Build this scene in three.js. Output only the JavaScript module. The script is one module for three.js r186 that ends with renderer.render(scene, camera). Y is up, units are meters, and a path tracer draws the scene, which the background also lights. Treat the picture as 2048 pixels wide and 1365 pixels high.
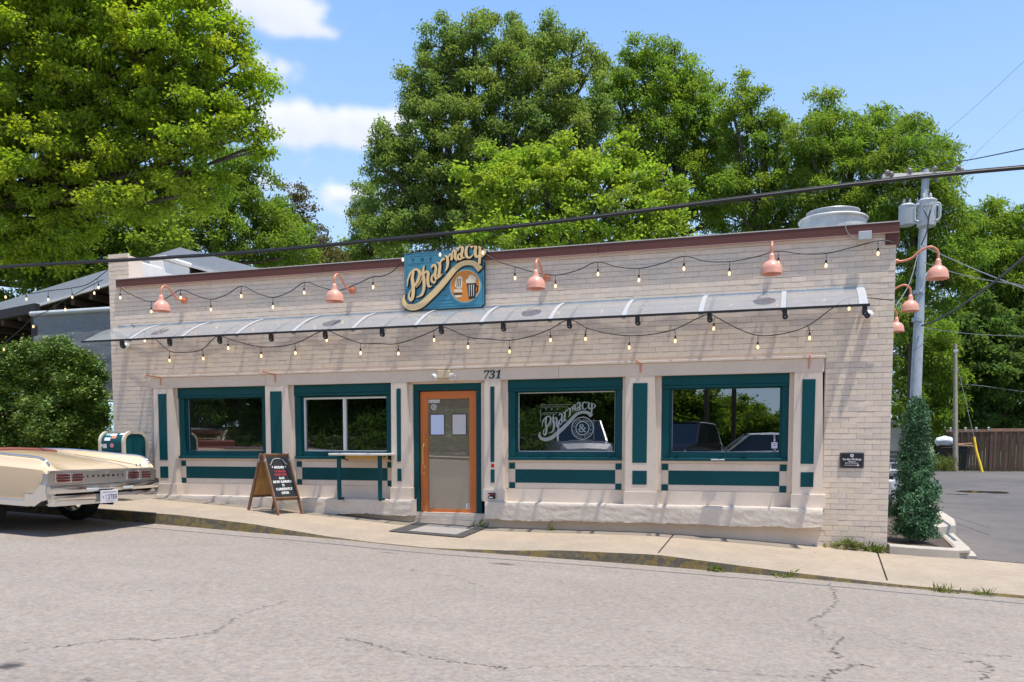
import * as THREE from 'three';
import { mergeGeometries, mergeVertices } from 'three/addons/utils/BufferGeometryUtils.js';
import { RoundedBoxGeometry } from 'three/addons/geometries/RoundedBoxGeometry.js';
import { ImprovedNoise } from 'three/addons/math/ImprovedNoise.js';
import { FontLoader } from 'three/addons/loaders/FontLoader.js';
import { TextGeometry } from 'three/addons/geometries/TextGeometry.js';

// ---------- camera, sky, sun, exposure ----------
const scene = new THREE.Scene();
const FOC = 1700, EYE = new THREE.Vector3(0, 1.25, 12.35), YAW = 17.93 * Math.PI / 180, PITCH = 4.04 * Math.PI / 180;
const camera = new THREE.PerspectiveCamera(2 * Math.atan(682.5 / FOC) * 180 / Math.PI, 2048 / 1365, 0.1, 900);
camera.position.copy(EYE);
camera.rotation.order = 'YXZ';
camera.rotation.set(-PITCH, YAW, 0);
camera.setViewOffset(2048, 1365, 0, -330, 2048, 1365);
const renderer = new THREE.WebGLRenderer();
renderer.toneMapping = THREE.LinearToneMapping;
renderer.toneMappingExposure = 1.96;
renderer.shadowMap.enabled = true;
const SUN = new THREE.Vector3(0.235, 1, 0.125).normalize();
const sun = new THREE.DirectionalLight(new THREE.Color(1, 0.94, 0.85), 3.3);
sun.position.copy(SUN).multiplyScalar(80).add(new THREE.Vector3(-5, 0, 0));
sun.target.position.set(-5, 0, 0);
sun.castShadow = true;
sun.shadow.radius = 1;
sun.shadow.mapSize.set(4096, 4096);
Object.assign(sun.shadow.camera, { left: -40, right: 40, top: 40, bottom: -40, near: 1, far: 160 });
scene.add(sun, sun.target);

// a pixel of the 2048 x 1365 frame -> a point on a plane or at a depth, used to survey where things stand
const cF = new THREE.Vector3(-Math.sin(YAW) * Math.cos(PITCH), -Math.sin(PITCH), -Math.cos(YAW) * Math.cos(PITCH));
const cR = new THREE.Vector3(Math.cos(YAW), 0, -Math.sin(YAW)), cU = new THREE.Vector3().crossVectors(cR, cF);
const ray = (px, py) => cF.clone().addScaledVector(cR, (px - 1024) / FOC).addScaledVector(cU, -(py - 1012.5) / FOC);
const at = (px, py, depth) => EYE.clone().addScaledVector(ray(px, py), depth);
const onZ = (px, py, z) => { const d = ray(px, py); return EYE.clone().addScaledVector(d, (z - EYE.z) / d.z); };

// seeded random and noise
let seed = 7;
const rnd = () => { seed = (seed + 0x6d2b79f5) | 0; let t = Math.imul(seed ^ (seed >>> 15), 1 | seed); t = (t + Math.imul(t ^ (t >>> 7), 61 | t)) ^ t; return ((t ^ (t >>> 14)) >>> 0) / 4294967296; };
const rr = (a, b) => a + (b - a) * rnd();
const gauss = () => Math.sqrt(-2 * Math.log(1 - rnd() * 0.9999)) * Math.cos(6.2832 * rnd());
const perlin = new ImprovedNoise();
const fbm = (x, y, z, n = 4) => { let s = 0, a = 0.5; for (let i = 0; i < n; i++) { s += a * perlin.noise(x, y, z); x *= 2.03; y *= 2.03; z *= 2.03; a *= 0.5; } return s; };
const lerp = THREE.MathUtils.lerp, clamp = THREE.MathUtils.clamp, smooth = THREE.MathUtils.smoothstep;
const table = (rows) => (x) => {
  if (x <= rows[0][0]) return rows[0][1];
  for (let i = 1; i < rows.length; i++) if (x <= rows[i][0]) { const [a, b] = [rows[i - 1], rows[i]]; return lerp(a[1], b[1], (x - a[0]) / (b[0] - a[0])); }
  return rows[rows.length - 1][1];
};

// computed daylight sky: clear blue, paler towards the horizon, with fair-weather clouds all round
{
  const W = 2048, H = 1024, data = new Float32Array(W * H * 4);
  const az = (d) => Math.atan2(d.x, -d.z), el = (d) => Math.asin(d.y / d.length());
  const clouds = [];
  const cl = (px, py, wx, wy, k) => { const d = ray(px, py); clouds.push([az(d), el(d), wx * 1.3 / 1700, wy * 1.3 / 1700, k]); };
  cl(545, 15, 70, 24, 1.0); cl(500, -30, 80, 34, 1.0); cl(590, 48, 36, 14, 0.8); cl(645, 66, 36, 7, 0.6); cl(560, 138, 60, 14, 0.55); cl(500, 112, 34, 14, 0.5); cl(575, 225, 50, 24, 0.9); cl(620, 255, 80, 20, 0.9); cl(720, 248, 60, 20, 1.0); cl(800, 250, 50, 20, 1.0); cl(610, 275, 90, 14, 0.6);
  cl(690, 386, 70, 9, 0.9); cl(550, 362, 34, 12, 0.6); cl(680, 410, 80, 14, 0.5); cl(620, 450, 90, 20, 0.4);
  let s2 = 3; const r2 = () => { s2 = (s2 * 16807) % 2147483647; return s2 / 2147483647; };
  for (let i = 0; i < 110; i++) { let a = r2() * 6.2832 - Math.PI; const e = 0.1 + r2() * r2() * 0.8; if (a > -1.0 && a < 0.45 && e < 0.75) continue; clouds.push([a, e, 0.06 + r2() * 0.14, 0.02 + r2() * 0.05, 0.6 + r2() * 0.7]); }
  for (let j = 0; j < H; j++) {
    const up = ((j + 0.5) / H - 0.5) * Math.PI, s = Math.max(0, Math.sin(up));
    for (let i = 0; i < W; i++) {
      const round = ((i + 0.5) / W - 0.5) * 2 * Math.PI, x = Math.cos(round) * Math.cos(up), z = Math.sin(round) * Math.cos(up), a = Math.atan2(x, -z), e = up;
      const t = Math.pow(1 - s, 2.1);
      let c = [lerp(0.040, 0.44, t), lerp(0.165, 0.575, t), lerp(0.46, 0.70, t)];
      let d = 0, low = 0;
      if (e > 0) for (const [ca, ce, wx, wy, k] of clouds) {
        let da = a - ca; if (da > Math.PI) da -= 2 * Math.PI; if (da < -Math.PI) da += 2 * Math.PI;
        const u = da * Math.cos(ce) / wx, v = (e - ce) / wy, q = u * u + v * v;
        if (q < 6) { const w = k * Math.exp(-q * 0.8); d += w; low += w * v; }
      }
      if (d > 0.02) {
        const n = fbm(a * 34 + 5, e * 52, 3.3, 6) * 1.4 + fbm(a * 11, e * 16, 9.1, 3) * 0.6;
        const m = smooth(d + n * 0.75, 0.30, 1.25), sh = clamp(0.5 + low / (d + 0.001) * 0.35 + n * 0.3, 0, 1);
        const w = [lerp(0.40, 0.57, sh), lerp(0.43, 0.565, sh), lerp(0.50, 0.58, sh)];
        c = c.map((v, k) => lerp(v, w[k], m * 0.9));
      }
      data.set([c[0], c[1], c[2], 1], (j * W + i) * 4);
    }
  }
  const sky = new THREE.DataTexture(data, W, H, THREE.RGBAFormat, THREE.FloatType);
  sky.mapping = THREE.EquirectangularReflectionMapping; sky.magFilter = sky.minFilter = THREE.LinearFilter; sky.needsUpdate = true;
  scene.background = sky; scene.environment = sky;
}

// ---------- helpers ----------
const used = new Map();
const numbered = (n) => { const k = used.get(n) ?? 0; used.set(n, k + 1); return k ? n + '_' + String(k).padStart(3, '0') : n; };
const tag = (o, label, category, group) => { o.userData.label = label; if (category) o.userData.category = category; if (group) o.userData.group = group; return o; };
function thing(name, label, category, p = [0, 0, 0], group) {
  const o = new THREE.Group(); o.name = numbered(name); o.position.set(...p); scene.add(o);
  return tag(o, label, category, group);
}
function copyOf(src, name, label, p, ry) { const o = src.clone(); o.name = numbered(name); o.position.set(...p); if (ry !== undefined) o.rotation.y = ry; o.userData = { ...src.userData, label }; scene.add(o); return o; }
const flat = (g) => { const n = g.index ? g.toNonIndexed() : g; for (const k of Object.keys(n.attributes)) if (!['position', 'normal', 'uv', 'color'].includes(k)) n.deleteAttribute(k); return n; };
// uv in metres, seen square on to each face
function metreUV(g) {
  const n = g.index ? g.toNonIndexed() : g; if (!n.attributes.normal) n.computeVertexNormals();
  const P = n.attributes.position, uv = new Float32Array(P.count * 2), a = new THREE.Vector3(), b = new THREE.Vector3(), c = new THREE.Vector3();
  for (let i = 0; i < P.count; i += 3) {
    a.fromBufferAttribute(P, i); b.fromBufferAttribute(P, i + 1); c.fromBufferAttribute(P, i + 2);
    const N = b.clone().sub(a).cross(c.clone().sub(a)), ax = Math.abs(N.x), ay = Math.abs(N.y), az = Math.abs(N.z);
    [a, b, c].forEach((v, k) => { const w = ax >= ay && ax >= az ? [v.z, v.y] : ay >= az ? [v.x, v.z] : [v.x, v.y]; uv.set(w, (i + k) * 2); });
  }
  n.setAttribute('uv', new THREE.BufferAttribute(uv, 2)); return n;
}
const box = (x0, x1, y0, y1, z0, z1) => { const g = new THREE.BoxGeometry(x1 - x0, y1 - y0, z1 - z0); g.translate((x0 + x1) / 2, (y0 + y1) / 2, (z0 + z1) / 2); return g; };
const rbox = (x0, x1, y0, y1, z0, z1, r = 0.008, s = 2) => { const g = new RoundedBoxGeometry(x1 - x0, y1 - y0, z1 - z0, s, Math.min(r, (x1 - x0) / 2.1, (y1 - y0) / 2.1, (z1 - z0) / 2.1)); g.translate((x0 + x1) / 2, (y0 + y1) / 2, (z0 + z1) / 2); return g; };
const V = (x, y, z) => new THREE.Vector3(x, y, z);
const cyl = (r0, r1, h, n = 16, open = false) => new THREE.CylinderGeometry(r1, r0, h, n, 1, open);   // r0 bottom, r1 top
function rod(a, b, r0, r1 = r0, n = 8) { const d = b.clone().sub(a), g = cyl(r0, r1, d.length(), n); g.applyQuaternion(new THREE.Quaternion().setFromUnitVectors(V(0, 1, 0), d.clone().normalize())); const m = a.clone().add(b).multiplyScalar(0.5); g.translate(m.x, m.y, m.z); return g; }
const tube = (pts, r, seg = 24, n = 6) => new THREE.TubeGeometry(new THREE.CatmullRomCurve3(pts), seg, r, n, false);
const lathe = (pts, n = 24) => new THREE.LatheGeometry(pts.map((p) => new THREE.Vector2(p[0], p[1])), n);
// a beam with a square section from a to b
function bar(a, b, w, h, up = V(0, 1, 0)) {
  const d = b.clone().sub(a), L = d.length(), z = d.clone().normalize(), x = up.clone().cross(z).normalize(), y = z.clone().cross(x), g = new THREE.BoxGeometry(w, h, L);
  g.applyMatrix4(new THREE.Matrix4().makeBasis(x, y, z)); const m = a.clone().add(b).multiplyScalar(0.5); g.translate(m.x, m.y, m.z); return g;
}
function obj(name, geos, mat, parent, label) {
  const list = [].concat(geos).map((g) => metreUVKeep(g)), g = list.length > 1 ? mergeGeometries(list) : list[0];
  if (mat.userData.fit) fitUV(g);
  const m = new THREE.Mesh(g, mat); m.name = parent === scene ? numbered(name) : name; m.castShadow = m.receiveShadow = true; (parent ?? scene).add(m);
  if (label) m.userData.label = label;
  return m;
}
const metreUVKeep = (g) => (g.userData.keepUV ? flat(g) : metreUV(flat(g)));
function fitUV(g) { g.computeBoundingBox(); const { min, max } = g.boundingBox, P = g.attributes.position, uv = g.attributes.uv; for (let i = 0; i < P.count; i++) uv.setXY(i, (P.getX(i) - min.x) / (max.x - min.x), (P.getY(i) - min.y) / (max.y - min.y)); return g; }
const keepUV = (g) => { g.userData.keepUV = true; return g; };
const struct = (name, geos, mat) => { const m = obj(name, geos, mat, scene); m.userData.kind = 'structure'; return m; };
// surface from a function of two grid numbers
function grid(nu, nv, f, uvf) {
  const pos = [], uv = [], idx = [];
  for (let j = 0; j <= nv; j++) for (let i = 0; i <= nu; i++) { const p = f(i / nu, j / nv); pos.push(p.x, p.y, p.z); const t = uvf ? uvf(i / nu, j / nv, p) : [p.x, p.z]; uv.push(t[0], t[1]); }
  for (let j = 0; j < nv; j++) for (let i = 0; i < nu; i++) { const a = j * (nu + 1) + i, b = a + 1, c = a + nu + 1, d = c + 1; idx.push(a, b, d, a, d, c); }
  const g = new THREE.BufferGeometry(); g.setAttribute('position', new THREE.Float32BufferAttribute(pos, 3)); g.setAttribute('uv', new THREE.Float32BufferAttribute(uv, 2)); g.setIndex(idx); g.computeVertexNormals(); return keepUV(g);
}
// ---------- textures ----------
const srgb = (v) => Math.round(255 * (v <= 0.0031308 ? v * 12.92 : 1.055 * Math.pow(Math.max(v, 0), 1 / 2.4) - 0.055));
function canvasTex(w, h, draw, o = {}) {
  const c = document.createElement('canvas'); c.width = w; c.height = h; const x = c.getContext('2d'); draw(x, w, h);
  const t = new THREE.CanvasTexture(c); t.colorSpace = o.data ? THREE.NoColorSpace : THREE.SRGBColorSpace; t.wrapS = t.wrapT = o.wrap ?? THREE.RepeatWrapping; if (o.m) t.repeat.set(1 / o.m, 1 / (o.mv ?? o.m)); return t;
}
const pixels = (x, w, h, f) => { const d = x.createImageData(w, h); for (let j = 0; j < h; j++) for (let i = 0; i < w; i++) { const c = f(i, j); d.data.set([clamp(c[0], 0, 255), clamp(c[1], 0, 255), clamp(c[2], 0, 255), 255], (j * w + i) * 4); } x.putImageData(d, 0, 0); };
// tileable value noise
function tileNoise(w, h, cells, sd) {
  const ch = Math.max(1, Math.round(cells * h / w)), v = []; let q = sd * 7919 + 13; const r = () => { q = (q * 16807) % 2147483647; return q / 2147483647; };
  for (let i = 0; i < cells * ch; i++) v.push(r());
  return (i, j) => { const x = i / w * cells, y = j / h * ch, x0 = Math.floor(x), y0 = Math.floor(y), fx = x - x0, fy = y - y0, sx = fx * fx * (3 - 2 * fx), sy = fy * fy * (3 - 2 * fy), g = (a, b) => v[((b % ch) + ch) % ch * cells + ((a % cells) + cells) % cells]; return lerp(lerp(g(x0, y0), g(x0 + 1, y0), sx), lerp(g(x0, y0 + 1), g(x0 + 1, y0 + 1), sx), sy); };
}
function surfaceTex(size, metres, base, layers, extra) {   // base linear rgb, layers [cells, amount, tint?]
  const ns = layers.map(([c], k) => tileNoise(size, size, c, k + 3 + metres * 10 | 0));
  return canvasTex(size, size, (x, w, h) => { pixels(x, w, h, (i, j) => { let k = 1; const tint = [0, 0, 0]; layers.forEach(([, amt, t], n) => { const v = ns[n](i, j) - 0.5; k += v * amt; if (t) for (let c = 0; c < 3; c++) tint[c] += v * t[c]; }); return [0, 1, 2].map((c) => srgb(base[c] * k * (1 + tint[c]))); }); extra?.(x, w, h); }, { m: metres });
}
const rgb = (r, g, b) => new THREE.Color().setRGB(r, g, b);
const std = (c, rough = 0.8, o = {}) => new THREE.MeshStandardMaterial({ color: Array.isArray(c) ? rgb(...c) : c, roughness: rough, ...o });
const phys = (c, rough, o = {}) => new THREE.MeshPhysicalMaterial({ color: rgb(...c), roughness: rough, ...o });
const WHITE = [1, 1, 1];
const TAUPE = [0.715, 0.595, 0.485];
const M = {};
M.taupe = std(WHITE, 0.7, { map: surfaceTex(512, 1.7, TAUPE, [[4, 0.06], [16, 0.05], [64, 0.05], [256, 0.06]]) });
M.mortar = std([0.70, 0.58, 0.475], 0.9);
M.brick = [1, 0.975, 1.02].map((k, n) => std(WHITE, 0.62, { map: surfaceTex(512, 1.3 + n * 0.21, TAUPE.map((c, i) => c * k * (n === 2 && i === 2 ? 0.96 : 1) * (n === 1 && i === 0 ? 0.99 : 1)), [[3, 0.08, [0.03, 0, -0.03]], [14, 0.07], [60, 0.06], [200, 0.09]]) }));
M.brickGrey = std(WHITE, 0.75, { map: surfaceTex(512, 1.5, [0.44, 0.41, 0.37], [[4, 0.1], [32, 0.1], [180, 0.14]]) });
M.plinth = std(WHITE, 0.85, { map: surfaceTex(1024, 2.1, [0.74, 0.63, 0.515], [[5, 0.10], [23, 0.08], [90, 0.08], [400, 0.12]]), bumpMap: surfaceTex(512, 1.1, [0.4, 0.4, 0.4], [[9, 0.9], [40, 0.5], [150, 0.4]]), bumpScale: 0.008 });
M.teal = phys(WHITE, 0.5, { specularIntensity: 0.45, map: surfaceTex(512, 1.9, [0.0015, 0.066, 0.076], [[5, 0.16], [40, 0.10], [220, 0.12]]) });
M.orange = std(WHITE, 0.4, { map: surfaceTex(512, 1.1, [0.60, 0.165, 0.036], [[3, 0.08], [24, 0.06], [180, 0.07]]) });
M.fascia = phys(WHITE, 0.6, { specularIntensity: 0.5, map: surfaceTex(512, 3.1, [0.125, 0.049, 0.040], [[3, 0.12], [20, 0.10], [160, 0.10]]) });
M.fasciaLip = std([0.42, 0.27, 0.24], 0.4);
M.flash = std([0.52, 0.5, 0.46], 0.5);
M.white = std([0.74, 0.73, 0.70], 0.45);
M.whitePaint = std(WHITE, 0.7, { map: surfaceTex(512, 2.3, [0.70, 0.66, 0.61], [[3, 0.16], [17, 0.12], [120, 0.08]]) });
M.black = std([0.012, 0.012, 0.013], 0.45);
M.rubber = std([0.015, 0.015, 0.016], 0.85);
M.dark = std([0.03, 0.028, 0.026], 0.9);
M.interior = std([0.055, 0.048, 0.042], 0.9);
M.glass = phys([0.80, 0.84, 0.83], 0.0, { transmission: 1, thickness: 0, ior: 2.9 });
M.film = phys([0.62, 0.70, 0.66], 0.55, { transparent: true, opacity: 0.5 });
M.doorGlass = phys([0.86, 0.74, 0.56], 0.015, { transmission: 1, thickness: 0, ior: 2.2, metalness: 0.34 });
M.brass = std([0.78, 0.50, 0.17], 0.25, { metalness: 1 });
M.copper = std([0.80, 0.36, 0.24], 0.32, { metalness: 0.9 });
M.coral = std(WHITE, 0.4, { map: surfaceTex(256, 0.4, [0.66, 0.315, 0.23], [[4, 0.18, [0.02, 0.1, 0.1]], [30, 0.12], [90, 0.1]]) });
M.coralArm = std([0.60, 0.23, 0.135], 0.33);
M.galv = std(WHITE, 0.45, { metalness: 0.25, map: surfaceTex(512, 0.9, [0.34, 0.38, 0.41], [[6, 0.22], [30, 0.16], [120, 0.1]]) });
M.greyPaint = std(WHITE, 0.4, { map: surfaceTex(256, 0.7, [0.44, 0.47, 0.48], [[4, 0.1], [40, 0.07]]) });
M.roofMetal = std(WHITE, 0.5, { map: surfaceTex(512, 2.4, [0.44, 0.46, 0.475], [[3, 0.10], [22, 0.06], [150, 0.05]]) });
M.rafter = std(WHITE, 0.8, { map: surfaceTex(256, 1, [0.075, 0.042, 0.026], [[5, 0.3], [60, 0.3]]) });
M.frameDark = std([0.014, 0.013, 0.013], 0.5);
M.chrome = std([0.80, 0.80, 0.80], 0.09, { metalness: 1 });
M.brushed = std([0.60, 0.61, 0.62], 0.28, { metalness: 1 });
M.paintCream = phys([0.70, 0.53, 0.335], 0.28, { clearcoat: 0.8, clearcoatRoughness: 0.06 });
M.maroon = std([0.20, 0.055, 0.035], 0.6);
M.tailRed = phys([0.075, 0.004, 0.005], 0.12, { clearcoat: 1 });
M.bulb = new THREE.MeshStandardMaterial({ name: 'light_bulb', color: rgb(0.9, 0.8, 0.6), roughness: 0.25, emissive: rgb(1.0, 0.62, 0.25), emissiveIntensity: 0.95 });
M.cable = std([0.016, 0.016, 0.017], 0.55);
M.wireGrey = std([0.20, 0.20, 0.21], 0.5);
const wood = (base, m, streak = 0.4) => { const n1 = tileNoise(512, 512, 96, 5), n2 = tileNoise(512, 512, 5, 9), n3 = tileNoise(512, 512, 180, 2); return canvasTex(512, 512, (x, w, h) => pixels(x, w, h, (i, j) => { const wv = (n2(i, j) - 0.5) * 14, k = 1 + (n1(i + wv, j * 0.06) - 0.5) * streak + (n3(i, j * 0.2) - 0.5) * streak * 0.5 + (n2(j, i) - 0.5) * 0.3; return base.map((c) => srgb(c * k)); }), { m }); };
M.woodFrame = std(WHITE, 0.7, { map: wood([0.20, 0.105, 0.055], 0.5, 0.7) });
M.woodBack = std(WHITE, 0.75, { map: wood([0.50, 0.27, 0.09], 0.6, 0.5) });
M.fenceWood = [1, 0.84, 1.15].map((k) => std(WHITE, 0.85, { map: wood([0.105 * k, 0.062 * k, 0.045 * k], 1.1, 0.5) }));
M.poleWood = std(WHITE, 0.85, { map: wood([0.34, 0.29, 0.24], 0.8, 0.5) });
M.railWood = std(WHITE, 0.8, { map: wood([0.36, 0.20, 0.13], 0.9, 0.4) });
M.bark = std(WHITE, 0.95, { map: wood([0.085, 0.065, 0.048], 0.6, 0.9) });
M.concrete = std(WHITE, 0.88, { map: surfaceTex(1024, 1.9, [0.40, 0.36, 0.30], [[4, 0.14], [18, 0.12], [110, 0.10], [480, 0.22]]) });
M.yellow = std([0.75, 0.50, 0.02], 0.4);
M.soil = std(WHITE, 0.95, { map: surfaceTex(512, 1.3, [0.075, 0.055, 0.04], [[9, 0.5], [60, 0.6], [200, 0.5]]) });
M.grassGround = std(WHITE, 0.95, { map: surfaceTex(512, 3.1, [0.085, 0.11, 0.04], [[5, 0.5], [40, 0.5], [200, 0.5]]) });
// ---------- ground heights ----------
const wallY = table([[-60, 1.0], [-40, 0.95], [-20, 0.66], [-14, 0.5], [-10.6, 0.385], [-7.7, 0.19], [-5.7, 0.05], [-4.47, 0.004], [-1.8, 0], [-0.48, -0.06], [1.28, -0.17], [4, -0.33], [12, -0.6], [40, -0.85], [60, -0.9]]);
const kerbY = table([[-60, 0.95], [-40, 0.9], [-20, 0.56], [-10.13, 0.31], [-8.48, 0.25], [-7.21, 0.155], [-5.9, 0.008], [-5.25, -0.045], [-4.42, -0.088], [-3.32, -0.08], [-2.66, -0.052], [-1.47, -0.06], [-0.82, -0.12], [0.02, -0.2], [1.24, -0.29], [2.44, -0.345], [6, -0.56], [12, -0.82], [40, -1.12], [60, -1.2]]);
const roadEdge = table([[-60, 0.85], [-40, 0.8], [-20, 0.5], [-14, 0.33], [-10.2, 0.165], [-8.5, 0.09], [-7.2, 0.03], [-5.9, -0.018], [-5.2, -0.062], [-4.4, -0.105], [-3.3, -0.14], [-1.73, -0.19], [0.3, -0.275], [1.25, -0.325], [2.45, -0.38], [6, -0.6], [12, -0.86], [40, -1.2], [60, -1.3]]);
const KZ = 2.1;
const roadY = (x, z) => roadEdge(x) + (z > 8 ? (z - 8) * lerp(0.010, 0.05, smooth(x, -14, -4)) : 0);
const lotY = (x, z) => lerp(wallY(x), 0.2, clamp(-z / 25, 0, 1));
const walkY = (x, z) => lerp(wallY(x), kerbY(x), clamp((z - 0.1) / (KZ - 0.1), 0, 1));

// ---------- road ----------
{
  const X0 = -13, WX = 18, Z0 = 2.0, WZ = 10.5, w = 2048, h = 1195;
  const n1 = tileNoise(w, h, 7, 3), n2 = tileNoise(w, h, 40, 4), n3 = tileNoise(w, h, 1024, 5), n4 = tileNoise(w, h, 520, 6), n5 = tileNoise(w, h, 16, 8);
  const groundAt = (px, py) => { const d = ray(px, py); let lo = 1, hi = 60; for (let i = 0; i < 50; i++) { const m = (lo + hi) / 2, p = EYE.clone().addScaledVector(d, m); if (p.y > roadY(p.x, p.z)) lo = m; else hi = m; } return EYE.clone().addScaledVector(d, hi); };
  const tex = canvasTex(w, h, (x) => {
    seed = 11;
    pixels(x, w, h, (i, j) => {
      let k = 1 + (n1(i, j) - 0.5) * 0.07 + (n2(i, j) - 0.5) * 0.07 + (n5(i, j * 3) - 0.5) * 0.08 + (n4(i, j) - 0.5) * 0.22 + (n3(i, j) - 0.5) * 0.32;
      const r = rnd(); if (r > 0.985) k *= 1.25; if (r < 0.02) k *= 0.62;
      const t = (n4(j, i) - 0.5) * 0.10;
      return [srgb(0.246 * k * (1 + t)), srgb(0.209 * k), srgb(0.174 * k * (1 - t))];
    });
    const P = ([px, py], left) => { const g = groundAt(left ? px / 2 : 1024 + px / 2, 980 + py / 2); return [(g.x - X0) / WX * w, (g.z - Z0) / WZ * h]; };
    const crack = (pts, left, lw = 1.6, dark = 0.5) => {
      const q = pts.map((p) => P(p, left)), line = [];
      for (let k = 0; k < q.length - 1; k++) { const n = 14; for (let s = 0; s < n; s++) line.push([lerp(q[k][0], q[k + 1][0], s / n) + gauss() * 2.2, lerp(q[k][1], q[k + 1][1], s / n) + gauss() * 2.2]); }
      line.push(q[q.length - 1]);
      for (let k = 0; k < line.length - 1; k++) { if (rnd() < 0.14) continue; x.strokeStyle = `rgba(48,42,38,${dark * rr(0.35, 0.8)})`; x.lineWidth = lw * rr(0.4, 1.1); x.beginPath(); x.moveTo(...line[k]); x.lineTo(...line[k + 1]); x.stroke(); }
    };
    crack([[60, 645], [200, 635], [340, 612], [500, 598], [600, 605], [720, 592], [860, 570], [900, 545], [960, 500], [1060, 470], [1150, 445]], 1, 2.2, 0.7);
    crack([[1360, 595], [1440, 605], [1560, 640], [1690, 665], [1830, 690], [1960, 705], [2048, 715]], 1, 2.2, 0.8);
    crack([[0, 715], [300, 705], [660, 705], [860, 730], [1060, 745], [1230, 745]], 0, 1.8, 0.6);
    crack([[1270, 375], [1280, 400], [1302, 440], [1272, 480], [1190, 525]], 0, 3.4, 0.85); crack([[1215, 540], [1240, 555], [1245, 590]], 0, 2, 0.6);
    crack([[1330, 590], [1285, 635], [1302, 675]], 0, 3, 0.85); crack([[1240, 765], [1290, 730], [1380, 695], [1450, 712]], 0, 3, 0.85);
    crack([[1420, 560], [1530, 605], [1680, 640], [1860, 660], [2040, 670]], 0, 2, 0.6); crack([[1640, 322], [1720, 335], [1810, 345], [1870, 370], [1930, 388]], 1, 2, 0.7);
    crack([[1820, 690], [1870, 690], [1912, 720], [1875, 762]], 0, 3, 0.8); crack([[330, 755], [360, 765]], 1, 2, 0.6); crack([[1250, 345], [1400, 330], [1800, 300]], 1, 1.2, 0.35);
    const blot = (px, py, left, rx, ry, a) => { const [u, v] = P([px, py], left); for (let k = 0; k < 60; k++) { x.fillStyle = `rgba(40,38,38,${a * rr(0.05, 0.14)})`; x.beginPath(); x.ellipse(u + gauss() * rx * 0.45, v + gauss() * ry * 0.45, rx * rr(0.2, 0.5), ry * rr(0.2, 0.5), 0, 0, 6.3); x.fill(); } };
    blot(35, 708, 1, 10, 9, 1.2); blot(2020, 298, 1, 20, 8, 0.7); blot(1555, 253, 1, 10, 6, 0.6);
    for (let k = 0; k < 260; k++) { const u = rnd() * w, v = rnd() * h; x.fillStyle = `rgba(45,40,38,${rr(0.25, 0.7)})`; x.beginPath(); x.ellipse(u, v, rr(0.8, 3.2), rr(0.7, 1.6), 0, 0, 6.3); x.fill(); }
  }, { wrap: THREE.MirroredRepeatWrapping });
  tex.flipY = false;
  const mat = std(WHITE, 0.92, { map: tex });
  const nx = 200; const xs = (u) => -55 + 105 * u;
  struct('road', grid(nx, 60, (u, v) => { const x = xs(u), z = KZ - 0.02 + (27 - KZ) * v; return V(x, roadY(x, z), z); }, (u, v, p) => [(p.x - X0) / WX, (p.z - Z0) / WZ]), mat);
}
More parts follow.
